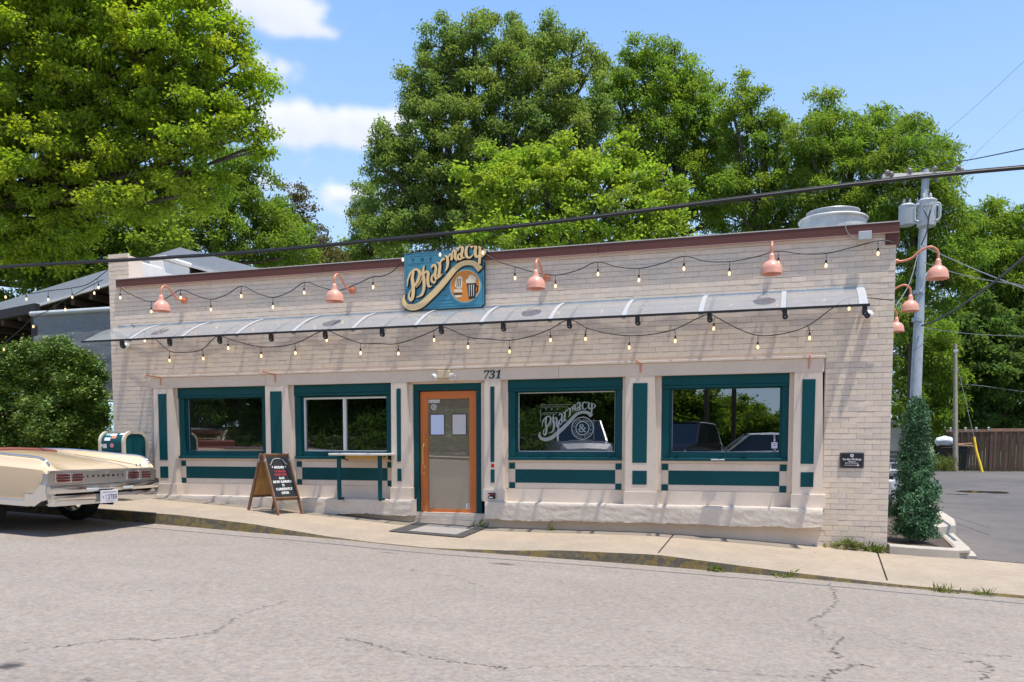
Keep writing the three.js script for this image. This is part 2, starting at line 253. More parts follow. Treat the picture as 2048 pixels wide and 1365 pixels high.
// ---------- pavement: three cast slabs behind a kerb ----------
{
  const tex = surfaceTex(1024, 2.6, [0.320, 0.258, 0.190], [[3, 0.16, [0.03, 0, -0.04]], [9, 0.14], [40, 0.12], [300, 0.24], [512, 0.26]], (x, w, h) => { for (let c = 0; c < 4; c++) { let a = (c * 311) % w, b = (c * 547 + 90) % h; x.strokeStyle = 'rgba(60,48,38,0.4)'; x.lineWidth = 1.3; x.beginPath(); x.moveTo(a, b); for (let k = 0; k < 16; k++) { a += 9 * Math.cos(c * 1.7 + Math.sin(k * 1.3 + c) * 0.9); b += 9 * Math.sin(c * 1.7 + Math.sin(k * 1.3 + c) * 0.9); x.lineTo(a, b); } x.stroke(); } for (let i = 0; i < 26; i++) { x.fillStyle = `rgba(58,46,38,${0.18 + 0.2 * ((i * 53) % 10) / 10})`; x.beginPath(); x.ellipse((i * 271 + 60) % w, (i * 433 + 31) % h, 4 + (i % 6), 3 + (i % 4), i, 0, 6.3); x.fill(); } for (let i = 0; i < 90; i++) { x.fillStyle = `rgba(70,55,42,${0.1 + 0.25 * ((i * 37) % 10) / 10})`; x.beginPath(); x.ellipse((i * 397) % w, (i * 611) % h, 1 + (i % 3), 1 + (i % 2), 0, 0, 6.3); x.fill(); } });
  const mat = std(WHITE, 0.9, { map: tex });
  const walk = new THREE.Group(); walk.name = 'pavement'; walk.userData.kind = 'structure'; scene.add(walk);
  const slab = (x0a, x0b, x1a, x1b, n) => obj('slab', grid(n, 8, (u, v) => { const z = -0.05 + (KZ - 0.14 + 0.05) * v, x = lerp(lerp(x0a, x0b, v), lerp(x1a, x1b, v), u); const e = Math.min(u, 1 - u) * n < 0.5 ? 0.006 : 0; return V(x, walkY(x, z) - e + fbm(x * 1.3, z * 1.3, 4) * 0.004, z); }, (u, v, p) => [p.x, p.z]), mat, walk);
  slab(-45, -45, -1.542, -1.492, 300); slab(-1.522, -1.472, 1.17, 1.10, 40); slab(1.19, 1.12, 30, 30, 200);
  obj('joint', grid(200, 2, (u, v) => { const x = lerp(-2, 2, u), z = lerp(0, KZ - 0.15, v); return V(x, walkY(x, z) - 0.025, z); }, (u, v, p) => [p.x, p.z]), M.soil, walk);
  // kerb: old cast stone with a rounded nose, worn yellow paint and moss on its face
  const face = canvasTex(1024, 128, (x, w, h) => { const a = tileNoise(w, h, 60, 3), b = tileNoise(w, h, 240, 4), c = tileNoise(w, h, 14, 5); pixels(x, w, h, (i, j) => { const p = clamp((c(i, j * 0.4) + (a(i, j) - 0.5) * 1.2 - 0.42) * 3, 0, 1), k = 0.7 + b(i, j) * 0.6; const s = [0.115, 0.098, 0.068], y = [0.235, 0.165, 0.04]; return [0, 1, 2].map((q) => srgb(lerp(s[q], y[q], p * 0.6) * k)); }); }, { m: 3.2, mv: 0.4 });
  const fm = std(WHITE, 0.95, { map: face });
  const kerb = new THREE.Group(); kerb.name = 'kerb'; kerb.userData.kind = 'structure'; scene.add(kerb);
  const sag = (x) => fbm(x * 2.1, 1, 5) * 0.012;
  obj('kerb_top', grid(420, 4, (u, v) => { const x = -45 + 75 * u, z = lerp(KZ - 0.14, KZ - 0.012, v); return V(x, walkY(x, z) + 0.001 - (v > 0.7 ? (v - 0.7) * 0.02 : 0), z); }, (u, v, p) => [p.x, p.z]), mat, kerb);
  obj('kerb_face', grid(420, 5, (u, v) => { const x = -45 + 75 * u, top = walkY(x, KZ) - 0.004, bot = Math.min(top - 0.01, roadY(x, KZ) - 0.03); return V(x, lerp(top, bot, v), KZ - 0.012 + v * 0.02 + sag(x) * v + fbm(x * 9, v * 3, 2) * 0.012); }, (u, v, p) => [p.x, p.y]), fm, kerb);
}
// ---------- ground sheet, parking area, land across the road ----------
{
  const gy = (x, z) => {
    let y = z > KZ ? roadY(x, Math.min(z, 27)) : z > 0 ? Math.min(walkY(x, z), kerbY(x)) : lotY(x, z);
    if (z > 27) y = roadY(x, 27) + 0.1 + smooth(z, 29, 36) * 1.6 * smooth(-x, 8, 13) + smooth(z, 60, 200) * 3;
    if (z < -40) y += smooth(-z, 40, 160) * 3;
    return y - 0.09;
  };
  const cube = (t) => Math.sign(t) * (Math.abs(t) * 0.25 + Math.abs(t * t * t) * 0.75);
  struct('ground', grid(170, 170, (u, v) => { const x = cube(u * 2 - 1) * 420, z = cube(v * 2 - 1) * 420 + 5; return V(x, gy(x, z), z); }, (u, v, p) => [p.x, p.z]), M.grassGround);
  const n = tileNoise(1024, 1024, 512, 3);
  const lotTex = surfaceTex(1024, 7.3, [0.108, 0.095, 0.090], [[3, 0.30, [0.10, 0.02, -0.08]], [11, 0.26, [0.04, 0, -0.03]], [50, 0.14], [512, 0.4]]);
  struct('parking_area', grid(60, 60, (u, v) => { const z = lerp(-0.06, -27, v), x = lerp(1.25, 40, u * (0.3 + 0.7 * u)); return V(x, lotY(x, z) + 0.004, z); }, (u, v, p) => [p.x, p.z]), std(WHITE, 0.85, { map: lotTex }));
  struct('side_lane', grid(10, 30, (u, v) => { const z = lerp(-27, -46, v), x = lerp(1.25, 5.6, u); return V(x, 0.21 + (v > 0 ? 0.01 : 0), z); }, (u, v, p) => [p.x, p.z]), std(WHITE, 0.9, { map: surfaceTex(512, 4.1, [0.24, 0.22, 0.20], [[5, 0.3], [40, 0.2], [256, 0.3]]) }));
  // wet patch left on the asphalt
  const wet = (cx, cz, a, b, sd) => { const s = new THREE.Shape(), q = []; for (let i = 0; i < 48; i++) { const t = i / 48 * 6.2832, k = 1 + fbm(Math.cos(t) * 1.6 + sd, Math.sin(t) * 1.6, 3) * 1.1; q.push(V(cx + Math.cos(t) * a * k, 0, cz + Math.sin(t) * b * k)); } const f = q.map((p) => new THREE.Vector2(p.x, -p.z)); s.setFromPoints(f); const g = new THREE.ShapeGeometry(s, 4); g.rotateX(-Math.PI / 2); const P = g.attributes.position; for (let i = 0; i < P.count; i++) P.setY(i, lotY(P.getX(i), P.getZ(i)) + 0.009); g.computeVertexNormals(); return g; };
  const p0 = (px, py) => { const d = ray(px, py); let lo = 1, hi = 80; for (let i = 0; i < 50; i++) { const m = (lo + hi) / 2, p = EYE.clone().addScaledVector(d, m); if (p.y > lotY(p.x, p.z)) lo = m; else hi = m; } return EYE.clone().addScaledVector(d, hi); };
  const w1 = p0(1965, 985), w2 = p0(1915, 990);
  const pm = std([0.030, 0.024, 0.022], 0.12);
  const pud = thing('puddle', 'shallow dark puddle lying on the open asphalt of the parking area', 'puddle', [0, 0, 0]);
  obj('water', wet(w1.x, w1.z, 0.62, 0.55, 1), pm, pud); obj('water', wet(w2.x, w2.z, 0.3, 0.12, 4), pm, pud);
  struct('far_pavement', grid(60, 2, (u, v) => { const x = lerp(-50, 30, u), z = lerp(26.9, 29, v); return V(x, roadY(x, 27) + 0.1, z); }, (u, v, p) => [p.x, p.z]), std(WHITE, 0.9, { map: surfaceTex(512, 3, [0.5, 0.42, 0.30], [[5, 0.2], [60, 0.2]]) }));
}
// ---------- the restaurant ----------
const B = thing('restaurant_building', 'low taupe painted brick restaurant with teal framed windows and brown roof edge', 'building', [0, 0, 0]);
{
  const XL = -11.5, XR = 1.3, TOP = 4.05, SX0 = -10.62, SX1 = 0.46, SY = 2.44;
  // shell
  obj('wall', [box(XL, XR, SY, TOP, -0.34, -0.010), box(XL, SX0, -0.5, SY, -0.34, -0.010), box(SX1, XR, -0.7, SY, -0.34, -0.010), box(SX0, SX1, -0.5, 0.2, -0.34, -0.0035)], M.mortar, B);
  obj('side_wall', [box(XR - 0.3, XR - 0.004, -0.7, 3.9, -14, -0.341)], M.taupe, B);
  obj('side_wall', [box(XL + 0.004, XL + 0.3, -0.5, 4.0, -14, -0.341)], M.brickGrey, B);
  obj('rear_wall', [box(XL, XR, -0.5, 3.9, -14.3, -14.001)], M.brickGrey, B);
  obj('roof', [box(XL + 0.301, XR - 0.301, 3.55, 3.7, -14, -0.341)], M.roofMetal, B);
  obj('parapet', [box(XR - 0.3, XR, 3.901, 4.0, -14, -0.341)], M.fascia, B);
  // dark rooms behind the glass
  obj('inner_wall', [box(XL + 0.302, XR - 0.302, -0.3, 3.54, -6.1, -6.0), box(-5.95, -5.9, -0.1, 3.5, -5.99, -0.35), box(-4.3, -4.25, -0.1, 3.5, -5.99, -0.35)], M.interior, B);
  obj('inner_floor', [box(XL + 0.302, XR - 0.302, -0.12, -0.06, -5.99, -0.345)], M.interior, B);
  // brick by brick
  const CH = 0.0735, BL = 0.2035, JV = 0.0010, JH = 0.0042, bh = CH - JH, c = 0.0018;
  const brickGeo = (len, sd) => {
    const d = 0.03, f = (x, y, z) => [x, y, z], j = () => ((sd = (sd * 16807) % 2147483647) / 2147483647 - 0.5) * 0.0036;
    const o = [[0, 0], [len, 0], [len, bh], [0, bh]].map(([x, y]) => [x + j() * 0.4, y + j(), -0.002]), b = o.map(([x, y]) => [x, y, -d]), i = [[c, c], [len - c, c], [len - c, bh - c], [c, bh - c]].map(([x, y]) => [x, y + j(), 0.0015 + j() * 0.9]);
    const t = []; const q = (a, bb, cc, dd) => t.push(...a, ...bb, ...cc, ...a, ...cc, ...dd);
    q(i[0], i[1], i[2], i[3]); for (let k = 0; k < 4; k++) { const n = (k + 1) % 4; q(o[k], o[n], i[n], i[k]); q(b[k], b[n], o[n], o[k]); }
    const g = new THREE.BufferGeometry(); g.setAttribute('position', new THREE.Float32BufferAttribute(t, 3)); g.computeVertexNormals(); return g;
  };
  const full = [1, 2, 3, 4, 5, 6].map((s) => metreUV(brickGeo(BL - JV, s * 101)));
  const list = [];
  const y0 = -0.42, r0 = SY + 0.035;
  seed = 21;
  const row = (xa, xb, y, off) => { let x = xa, first = true; while (x < xb - 0.02) { let L = first && off ? BL / 2 : BL; if (x + L > xb - 0.03) L = xb - x; list.push([x, y, L - JV]); x += L; first = false; } };
  for (let k = 0; ; k++) {
    const y = y0 + k * CH; if (y > 4.03) break; const off = k % 2;
    if (y + CH <= 0.18 || y >= r0 - 0.002) row(XL, XR, y, off);
    else { row(XL, y < 0.2 ? -10.53 : SX0 - 0.005, y, off); row(SX1 + 0.012, XR, y, off); }
  }
  const scored = list.map((b) => { const low = Math.min(walkY(b[0], 0), walkY(b[0] + b[2], 0)); return { b, k: b[1] + CH < low ? -9 : (b[1] > 0.2 || b[0] > 0.46 || b[0] < -10.6 ? 0 : -1) + b[0] + 12 - (b[1] > 4 ? 1 : 0) }; }).filter((s) => s.k > -9).sort((a, b) => b.k - a.k);
  const many = [[], [], []];
  scored.forEach(({ b: [x, y, len] }, i) => {
    const mat = Math.floor(rnd() * 3), dz = Math.abs(gauss()) * 0.0009, tx = gauss() * 0.008, tz = gauss() * 0.004, ty = gauss() * 0.004;
    const g0 = full[Math.floor(rnd() * 6)], sx = len / (BL - JV);
    if (i < 300) { const m = new THREE.Mesh(g0, M.brick[mat]); m.name = 'brick'; m.position.set(x, y, dz); m.rotation.set(tx, ty, tz); m.scale.x = sx; m.castShadow = m.receiveShadow = true; B.add(m); }
    else { const g = g0.clone(); const e = new THREE.Matrix4().compose(V(x, y, dz), new THREE.Quaternion().setFromEuler(new THREE.Euler(tx, ty, tz)), V(sx, 1, 1)); g.applyMatrix4(e); many[mat].push(metreUV(g)); }
  });
  many.forEach((l, k) => { const m = new THREE.Mesh(mergeGeometries(l), M.brick[k]); m.name = 'brickwork'; m.userData.kind = 'stuff'; m.castShadow = m.receiveShadow = true; B.add(m); });
  // corner pier that stands above the roof edge on the left, and the white painted side parapet behind it
  obj('corner_pier', [box(XL, -11.06, 4.051, 4.58, -0.34, -0.010)], M.mortar, B);
  { const l = []; for (let k = 0; k < 8; k++) { const y = 4.035 + k * CH, o = k % 2; let x = XL; let fst = true; while (x < -11.07) { let L = fst && o ? BL / 2 : BL; if (x + L > -11.09) L = -11.06 - x; const g = full[k % 6].clone(); g.applyMatrix4(new THREE.Matrix4().compose(V(x, y, rnd() * 0.004), new THREE.Quaternion().setFromEuler(new THREE.Euler(gauss() * 0.012, 0, 0)), V((L - JV) / (BL - JV), 1, 1))); l.push(metreUV(g)); x += L; fst = false; } }
    const m = new THREE.Mesh(mergeGeometries(l), M.brick[2]); m.name = 'pier_brickwork'; m.userData.kind = 'stuff'; B.add(m); }
  const par = (z0, z1, y) => rbox(XL, XL + 0.34, 3.7, y, z0, z1, 0.03);
  obj('parapet', [par(-1.0, -0.341, 4.57), par(-1.75, -1.001, 4.72), rbox(XL - 0.03, XL + 0.4, 4.72, 4.80, -1.75, -1.0, 0.03), par(-14, -1.751, 4.28), box(XL + 0.34, -10.2, 3.7, 4.33, -1.95, -1.80)], M.whitePaint, B);
  // metal roof edge
  for (const [x0, x1] of [[-11.31, -7.2], [-7.195, -2.67], [-2.665, 1.33]]) { const f = obj('fascia', [box(x0, x1, 4.035, 4.165, -0.30, 0.045)], M.fascia, B); obj('drip_edge', [box(x0, x1, 4.027, 4.0345, 0.0, 0.062)], M.fasciaLip, f); obj('flashing', [box(x0, x1, 4.1655, 4.178, -0.32, 0.05)], M.flash, f); }
  obj('fascia_return', [box(1.165, 1.334, 3.885, 4.0265, -0.3, 0.03)], M.fascia, B);

  // storefront: beam with a cap, six tapered pilasters, four windows with panelled aprons, a door, a rough plinth
  obj('beam', [rbox(SX0, -8.294, 2.252, 2.430, -0.1, 0.06, 0.004), rbox(-8.290, -3.252, 2.252, 2.430, -0.1, 0.06, 0.004), rbox(-3.248, SX1 - 0.01, 2.252, 2.430, -0.1, 0.06, 0.004)], M.taupe, B);
  obj('beam_cap', [rbox(SX0 - 0.02, SX1 + 0.005, 2.432, 2.468, -0.05, 0.085, 0.008)], M.taupe, B);
  const pil = (x0, x1, p0, p1, gap = 0) => {
    const g = new THREE.BoxGeometry(1, 1, 1), P = g.attributes.position;
    for (let i = 0; i < P.count; i++) { const r = P.getX(i) > 0, top = P.getY(i) > 0, f = P.getZ(i) > 0; P.setXYZ(i, r ? x1 + (top ? 0 : 0.045) : x0, top ? 2.2515 : 0.59, f ? 0.058 + (top ? 0 : 0.012) : -0.12); }
    g.computeVertexNormals();
    const m = obj('pilaster', g, M.taupe, B);
    obj('panel', [rbox(p0, p1, 1.005, 2.152, 0.052, 0.072, 0.003)], M.teal, m); obj('panel', [rbox(p0 + 0.004, p1 + 0.004, 0.69, 0.892, 0.058, 0.0755, 0.003)], M.teal, m);
    obj('base', [rbox(x0 - 0.012, x1 + 0.075, 0.398, 0.589, -0.1, 0.105, 0.005)], M.taupe, m);
    return m;
  };
  pil(-10.57, -10.16, -10.46, -10.29); pil(-8.30, -7.87, -8.20, -7.985); pil(-5.99, -5.725, -5.89, -5.82); pil(-4.42, -4.16, -4.32, -4.257); pil(-2.245, -1.83, -2.14, -1.93); pil(0.07, 0.43, 0.175, 0.343);
  // windows
  const win = (x0, x1, kind) => {
    const y0 = 1.04, y1 = 2.2515, g0 = 1.168, g1 = 2.05, a = x0 + 0.105, b = x1 - 0.085, zf = -0.045;
    const m = obj('window', [rbox(x0, a, y0 + 0.04, 2.11, -0.16, zf, 0.006), rbox(b, x1, y0 + 0.04, 2.11, -0.16, zf, 0.006), box(a, b, 2.0601, 2.11, -0.16, -0.075), box(a, b, 1.08, 1.16, -0.16, -0.075)], M.teal, B);
    for (const q of [a - 0.002, b - 0.03]) obj('inner_frame', rbox(q, q + 0.032, 1.161, 2.059, -0.16, -0.085, 0.004), M.teal, m);
    obj('head_board', [rbox(x0 - 0.004, x1 + 0.004, 2.114, y1 - 0.001, -0.16, -0.022, 0.004), rbox(x0 - 0.002, x1 + 0.002, 2.075, 2.1125, -0.07, -0.012, 0.01)], M.teal, m);
    obj('sill', [rbox(x0 - 0.002, x1 + 0.002, y0, 1.079, -0.16, -0.005, 0.012)], M.teal, m);
    const A0 = a + 0.031, B0 = b - 0.031;
    obj('pane', [box(A0, B0, 1.161, 2.058, -0.1315, -0.130)].map(() => { const g = new THREE.PlaneGeometry(B0 - A0, 0.897); g.translate((A0 + B0) / 2, 1.6095, -0.13); return g; }), M.glass, m);
    if (kind === 'etched') obj('bead', [box(A0, B0, 1.163, 1.175, -0.13, -0.122), box(A0, B0, 2.046, 2.058, -0.13, -0.122), box(A0, A0 + 0.009, 1.1752, 2.0458, -0.13, -0.122), box(B0 - 0.009, B0, 1.1752, 2.0458, -0.13, -0.122)], M.white, m);
    if (kind === 'slider') { const mid = (A0 + B0) / 2 - 0.01, w = 0.022; obj('sliding_frame', [box(A0, B0, 1.155, 1.155 + w, -0.129, -0.098), box(A0, B0, 2.018, 2.046, -0.129, -0.098), box(A0, A0 + w, 1.178, 2.0175, -0.129, -0.098), box(mid - 0.018, mid + 0.012, 1.178, 2.0175, -0.129, -0.092), box(mid + 0.013, mid + 0.028, 1.178, 2.0175, -0.129, -0.1)], M.white, m); }
    if (kind === 'plain') obj('bead', [box(A0, A0 + 0.008, 1.163, 2.056, -0.13, -0.124), box(A0 + 0.0081, B0, 1.163, 1.170, -0.13, -0.124)], M.galv, m);
    // apron below
    const w = obj('apron', [box(x0 - 0.05, x1 + 0.05, 0.6005, 1.0, -0.2, -0.072)], M.taupe, B);
    obj('apron_ledge', [rbox(x0 - 0.02, x1 + 0.02, 1.002, 1.0385, -0.15, -0.05, 0.006)], M.taupe, w);
    obj('lower_board', [box(x0 - 0.06, x1 + 0.06, 0.39, 0.5995, -0.2, -0.060)], M.taupe, w);
    const s = 0.09, z = -0.0655;
    for (const [px, py] of [[x0 + 0.005, 0.90], [x1 - s - 0.005, 0.90], [x0 + 0.005, 0.603], [x1 - s - 0.005, 0.603]]) obj('checker_block', [rbox(px, px + s, py, py + s, -0.09, z + 0.004, 0.003)], M.teal, w);
    obj('teal_band', [rbox(x0 + 0.1, x1 - 0.1, 0.69, 0.893, -0.09, z, 0.003)], M.teal, w);
    obj('rail', [rbox(x0 + 0.1, x1 - 0.1, 0.8965, 0.992, -0.09, z - 0.001, 0.003), rbox(x0 + 0.1, x1 - 0.1, 0.603, 0.6865, -0.09, z - 0.001, 0.003)], M.taupe, w);
    // beige casing boards between window and pilasters
    obj('casing', rbox(x0 - 0.11, x0 - 0.006, 0.6, 2.2515, -0.12, -0.03, 0.005), M.taupe, B); obj('casing', rbox(x1 + 0.006, x1 + 0.085, 0.6, 2.2515, -0.12, -0.03, 0.005), M.taupe, B);
    return m;
  };
  win(-10.12, -8.35, 'plain'); win(-7.80, -6.03, 'slider');
  B.w3 = win(-4.065, -2.315, 'etched');
  B.w4 = win(-1.735, 0.0, 'plain');
  obj('handle', [rbox(-1.03, -0.84, 1.046, 1.064, -0.004, 0.012, 0.005)], M.white, B.w4);
  obj('sticker', [box(-0.215, -0.135, 1.215, 1.30, -0.1295, -0.1275), cyl(0.012, 0.012, 0.002, 16).rotateX(Math.PI / 2).translate(-0.175, 1.33, -0.1285)], canvasMat(128, 128, (x, w, h) => { x.fillStyle = '#dfe1ea'; x.fillRect(0, 0, w, h); x.fillStyle = '#b2566a'; x.fillRect(20, 58, 88, 9); x.fillStyle = '#5a6aa0'; x.fillRect(34, 22, 60, 12); x.fillRect(30, 84, 68, 8); }), B.w4);
  // door
  {
    obj('door_frame', [rbox(-5.655, -5.568, 0.0, 2.115, -0.2, -0.055, 0.004), rbox(-4.598, -4.505, 0.0, 2.115, -0.2, -0.055, 0.004), rbox(-5.655, -4.505, 2.117, 2.222, -0.2, -0.055, 0.004)], M.teal, B);
    obj('door_head', [box(-5.73, -4.42, 2.2225, 2.2515, -0.2, -0.05)], M.taupe, B);
    obj('casing', rbox(-5.722, -5.658, 0.4, 2.22, -0.2, -0.02, 0.004), M.taupe, B); obj('casing', rbox(-4.502, -4.424, 0.4, 2.22, -0.2, -0.02, 0.004), M.taupe, B);
    const L = [-5.560, -4.606], G = [-5.434, -4.730];
    const d = obj('door', [rbox(L[0], G[0], 0.055, 2.108, -0.15, -0.098, 0.006), rbox(G[1], L[1], 0.055, 2.108, -0.15, -0.098, 0.006), box(G[0], G[1], 1.99, 2.107, -0.15, -0.100), box(G[0], G[1], 0.056, 0.25, -0.15, -0.100)], M.orange, B);
    const pg = new THREE.PlaneGeometry(G[1] - G[0], 1.74); pg.translate((G[0] + G[1]) / 2, 1.12, -0.125); obj('pane', pg, M.doorGlass, d);
    obj('threshold', [rbox(L[0], L[1], 0.0, 0.05, -0.2, -0.07, 0.008)], M.whitePaint, B);
    obj('handle', [tube([V(-5.492, 0.93, -0.098), V(-5.492, 0.95, -0.05), V(-5.490, 1.0, -0.035), V(-5.492, 1.11, -0.03), V(-5.490, 1.2, -0.035), V(-5.492, 1.26, -0.05), V(-5.492, 1.28, -0.098)], 0.011, 30, 8), rbox(-5.515, -5.47, 1.24, 1.31, -0.098, -0.09, 0.003), rbox(-5.515, -5.47, 0.90, 0.97, -0.098, -0.09, 0.003), ...[1.02, 1.08, 1.14, 1.2].map((y) => new THREE.SphereGeometry(0.016, 10, 8).translate(-5.491, y, -0.032))], M.brass, d);
    obj('lock', [cyl(0.024, 0.024, 0.022, 20).rotateX(Math.PI / 2).translate(-5.487, 1.385, -0.088)], M.brass, d); obj('lock', [cyl(0.024, 0.022, 0.022, 20).rotateX(Math.PI / 2).translate(-5.487, 0.82, -0.088)], M.brass, d);
    for (const y of [1.78, 1.05, 0.3]) obj('hinge', [cyl(0.009, 0.009, 0.1, 10).translate(-4.601, y, -0.093)], M.orange, d);
    obj('sticker', [box(-5.43, -5.235, 1.932, 1.978, -0.1245, -0.123)], canvasMat(256, 64, (x, w, h) => { x.fillStyle = '#e6e6e2'; x.fillRect(0, 0, w, h); x.fillStyle = '#151515'; x.font = 'bold 42px sans-serif'; x.textAlign = 'center'; x.fillText('No Soliciting', w / 2, 46, w - 16); }, 1), d, 'white No Soliciting strip at the top of the door glass');
    obj('sticker', [new THREE.RingGeometry(0.034, 0.045, 28).translate(-5.335, 1.862, -0.1235), box(-5.352, -5.343, 1.84, 1.884, -0.1245, -0.1235), box(-5.327, -5.318, 1.84, 1.884, -0.1245, -0.1235), bar(V(-5.347, 1.882, -0.124), V(-5.323, 1.842, -0.124), 0.009, 0.0005)], M.white, d, 'round white emblem on the door glass');
    obj('sticker', [box(-4.795, -4.735, 0.262, 0.345, -0.1245, -0.123)], canvasMat(64, 96, (x, w, h) => { x.fillStyle = '#d9dde2'; x.fillRect(0, 0, w, h); x.fillStyle = '#4b5560'; x.fillRect(14, 40, 36, 34); x.fillStyle = '#d9dde2'; x.fillRect(22, 48, 20, 18); x.fillStyle = '#4b5560'; x.fillRect(10, 14, 44, 8); }), d);
  }
  // plinth with a broken lower edge
  const plinth = (x0, x1, yb) => {
    const n = Math.round((x1 - x0) / 0.025);
    const bump = (x, y) => fbm(x * 4.5, y * 14, 1.7, 4) * 0.012 + Math.abs(fbm(x * 9, y * 20, 8.1, 3)) * 0.010;
    const bot = (x) => Math.min(yb, 0.398) + fbm(x * 1.7, 3, 0.5, 4) * 0.05 + (fbm(x * 9, 7, 2, 2) > 0.12 ? 0.012 : 0) - (walkY(x, 0.2) > yb ? 0.2 : 0);
    obj('plinth', [grid(n, 12, (u, v) => { const x = lerp(x0, x1, u), b = bot(x), y = lerp(0.396, b, v); return V(x, y, 0.19 + (v > 0.01 && v < 0.99 ? bump(x, y) : 0) - (v === 0 ? 0.008 : 0)); }, (u, v, p) => [p.x, p.y]), grid(n, 2, (u, v) => { const x = lerp(x0, x1, u); return V(x, bot(x), lerp(0.19, -0.02, v)); }, (u, v, p) => [p.x, p.z]), grid(n, 3, (u, v) => { const x = lerp(x0, x1, u); return V(x, 0.400 - (v === 1 ? 0.004 : 0) + fbm(x * 3, v, 2) * 0.004, lerp(-0.1, 0.183, v)); }, (u, v, p) => [p.x, p.z]), grid(2, 6, (u, v) => { const y = lerp(0.396, bot(x1), v); return V(x1, y, lerp(0.19, -0.02, u)); }, (u, v, p) => [p.z, p.y]), grid(2, 6, (u, v) => { const y = lerp(0.396, bot(x0), v); return V(x0, y, lerp(-0.02, 0.19, u)); }, (u, v, p) => [p.z, p.y])], M.plinth, B);
  };
  plinth(-10.55, -5.60, 0.15); plinth(-4.37, 0.475, 0.14);
  // smooth rendered strip under the plinth
  obj('footing', [box(-4.36, 0.44, -0.4, 0.17, -0.02, 0.05), box(-6.8, -5.66, -0.3, 0.17, -0.02, 0.05)], M.taupe, B);
}
function canvasMat(w, h, draw, fit) {
  const t = canvasTex(w, h, draw, {}); const m = std(WHITE, 0.6, { map: t }); m.userData.fit = 1; return m;
}
// ---------- awning of clear plastic sheets ----------
{
  const aw = thing('awning', 'long curved awning of clear milky plastic sheets above the storefront', 'awning', [0, 3.0, 0]);
  const xl = -11.36, xr = 0.925, yW = 0.345, yF = 0.0, zF = 0.8;
  const arms = [246, 341, 441, 544, 652, 765.7, 884, 1008, 1139.6, 1276, 1420, 1570, 1729.5], armY = [681, 678, 675, 671.5, 666, 662, 655, 651, 645, 639, 631, 626, 618];
  const ax = arms.map((p, i) => onZ(p, armY[i], 0.76).x);
  const seams = [260, 364, 473.5, 587, 706, 831.6, 963, 1101, 1248, 1402, 1567].map((p, i) => onZ(p, 660 - i * 3.5, 0.78).x);
  const sheet = phys([0.84, 0.87, 0.90], 0.13, { transmission: 0.77, thickness: 0, ior: 1.7 });
  const strip = phys([0.70, 0.72, 0.74], 0.3, { transmission: 0.5, thickness: 0 });
  const prof = (v, s) => { const t = v, sag = Math.sin(Math.PI * t) * (0.03 + s); return [lerp(yW, yF, t) + sag, lerp(0.02, zF, t)]; };
  const xs = [xl, ...seams, xr];
  for (let k = 0; k < xs.length - 1; k++) {
    seed = 100 + k; const a = xs[k] + (k ? 0.012 : 0), b = xs[k + 1] - 0.012, ph = rnd() * 9, am = rr(0.006, 0.018);
    obj('awning_sheet', grid(26, 16, (u, v) => { const [y, z] = prof(v, fbm(u * 1.6 + ph, v * 1.2, ph, 3) * am * 2.2 * Math.sin(Math.PI * v) + Math.sin(Math.PI * u) * 0.012); return V(lerp(a, b, u), y + fbm(u * 3 + ph, v * 2, 4, 3) * am * Math.sin(Math.PI * v), z); }), sheet, aw);
    if (k) obj('seam_strip', grid(3, 14, (u, v) => { const [y, z] = prof(v, 0.012); return V(xs[k] + (u - 0.5) * 0.06, y + 0.012, z); }), strip, aw);
    if (k) obj('seam_bolt', rbox(xs[k] - 0.03, xs[k] + 0.03, yF - 0.035, yF - 0.012, zF - 0.03, zF + 0.004, 0.008), M.galv, aw);
  }
  obj('end_strip', grid(3, 14, (u, v) => { const [y, z] = prof(v, 0.012); return V(xr - 0.01 - u * 0.10, y + 0.01, z); }), strip, aw);
  obj('front_rail', [rbox(xl, xr + 0.012, yF - 0.016, yF + 0.014, zF, zF + 0.025, 0.004)], M.black, aw);
  obj('wall_rail', [rbox(xl + 0.05, xr, yW - 0.02, yW + 0.02, 0.004, 0.03, 0.004)], M.galv, aw);
  for (const x of ax) {
    const arm = obj('arm', grid(2, 12, (u, v) => { const [y, z] = prof(v, 0.008); return V(x + (u - 0.5) * 0.055, y - 0.022, z - 0.01); }), M.black, aw);
    obj('arm_plate', [rbox(x - 0.03, x + 0.03, yF - 0.10, yF - 0.0165, zF - 0.045, zF + 0.02, 0.01), cyl(0.036, 0.036, 0.026, 18).rotateX(Math.PI / 2).translate(x + 0.006, yF - 0.098, zF - 0.012)], M.black, arm);
    obj('bolt', cyl(0.012, 0.012, 0.01, 10).rotateX(Math.PI / 2).translate(x + 0.006, yF - 0.1, zF + 0.0035), M.galv, arm);
  }
}
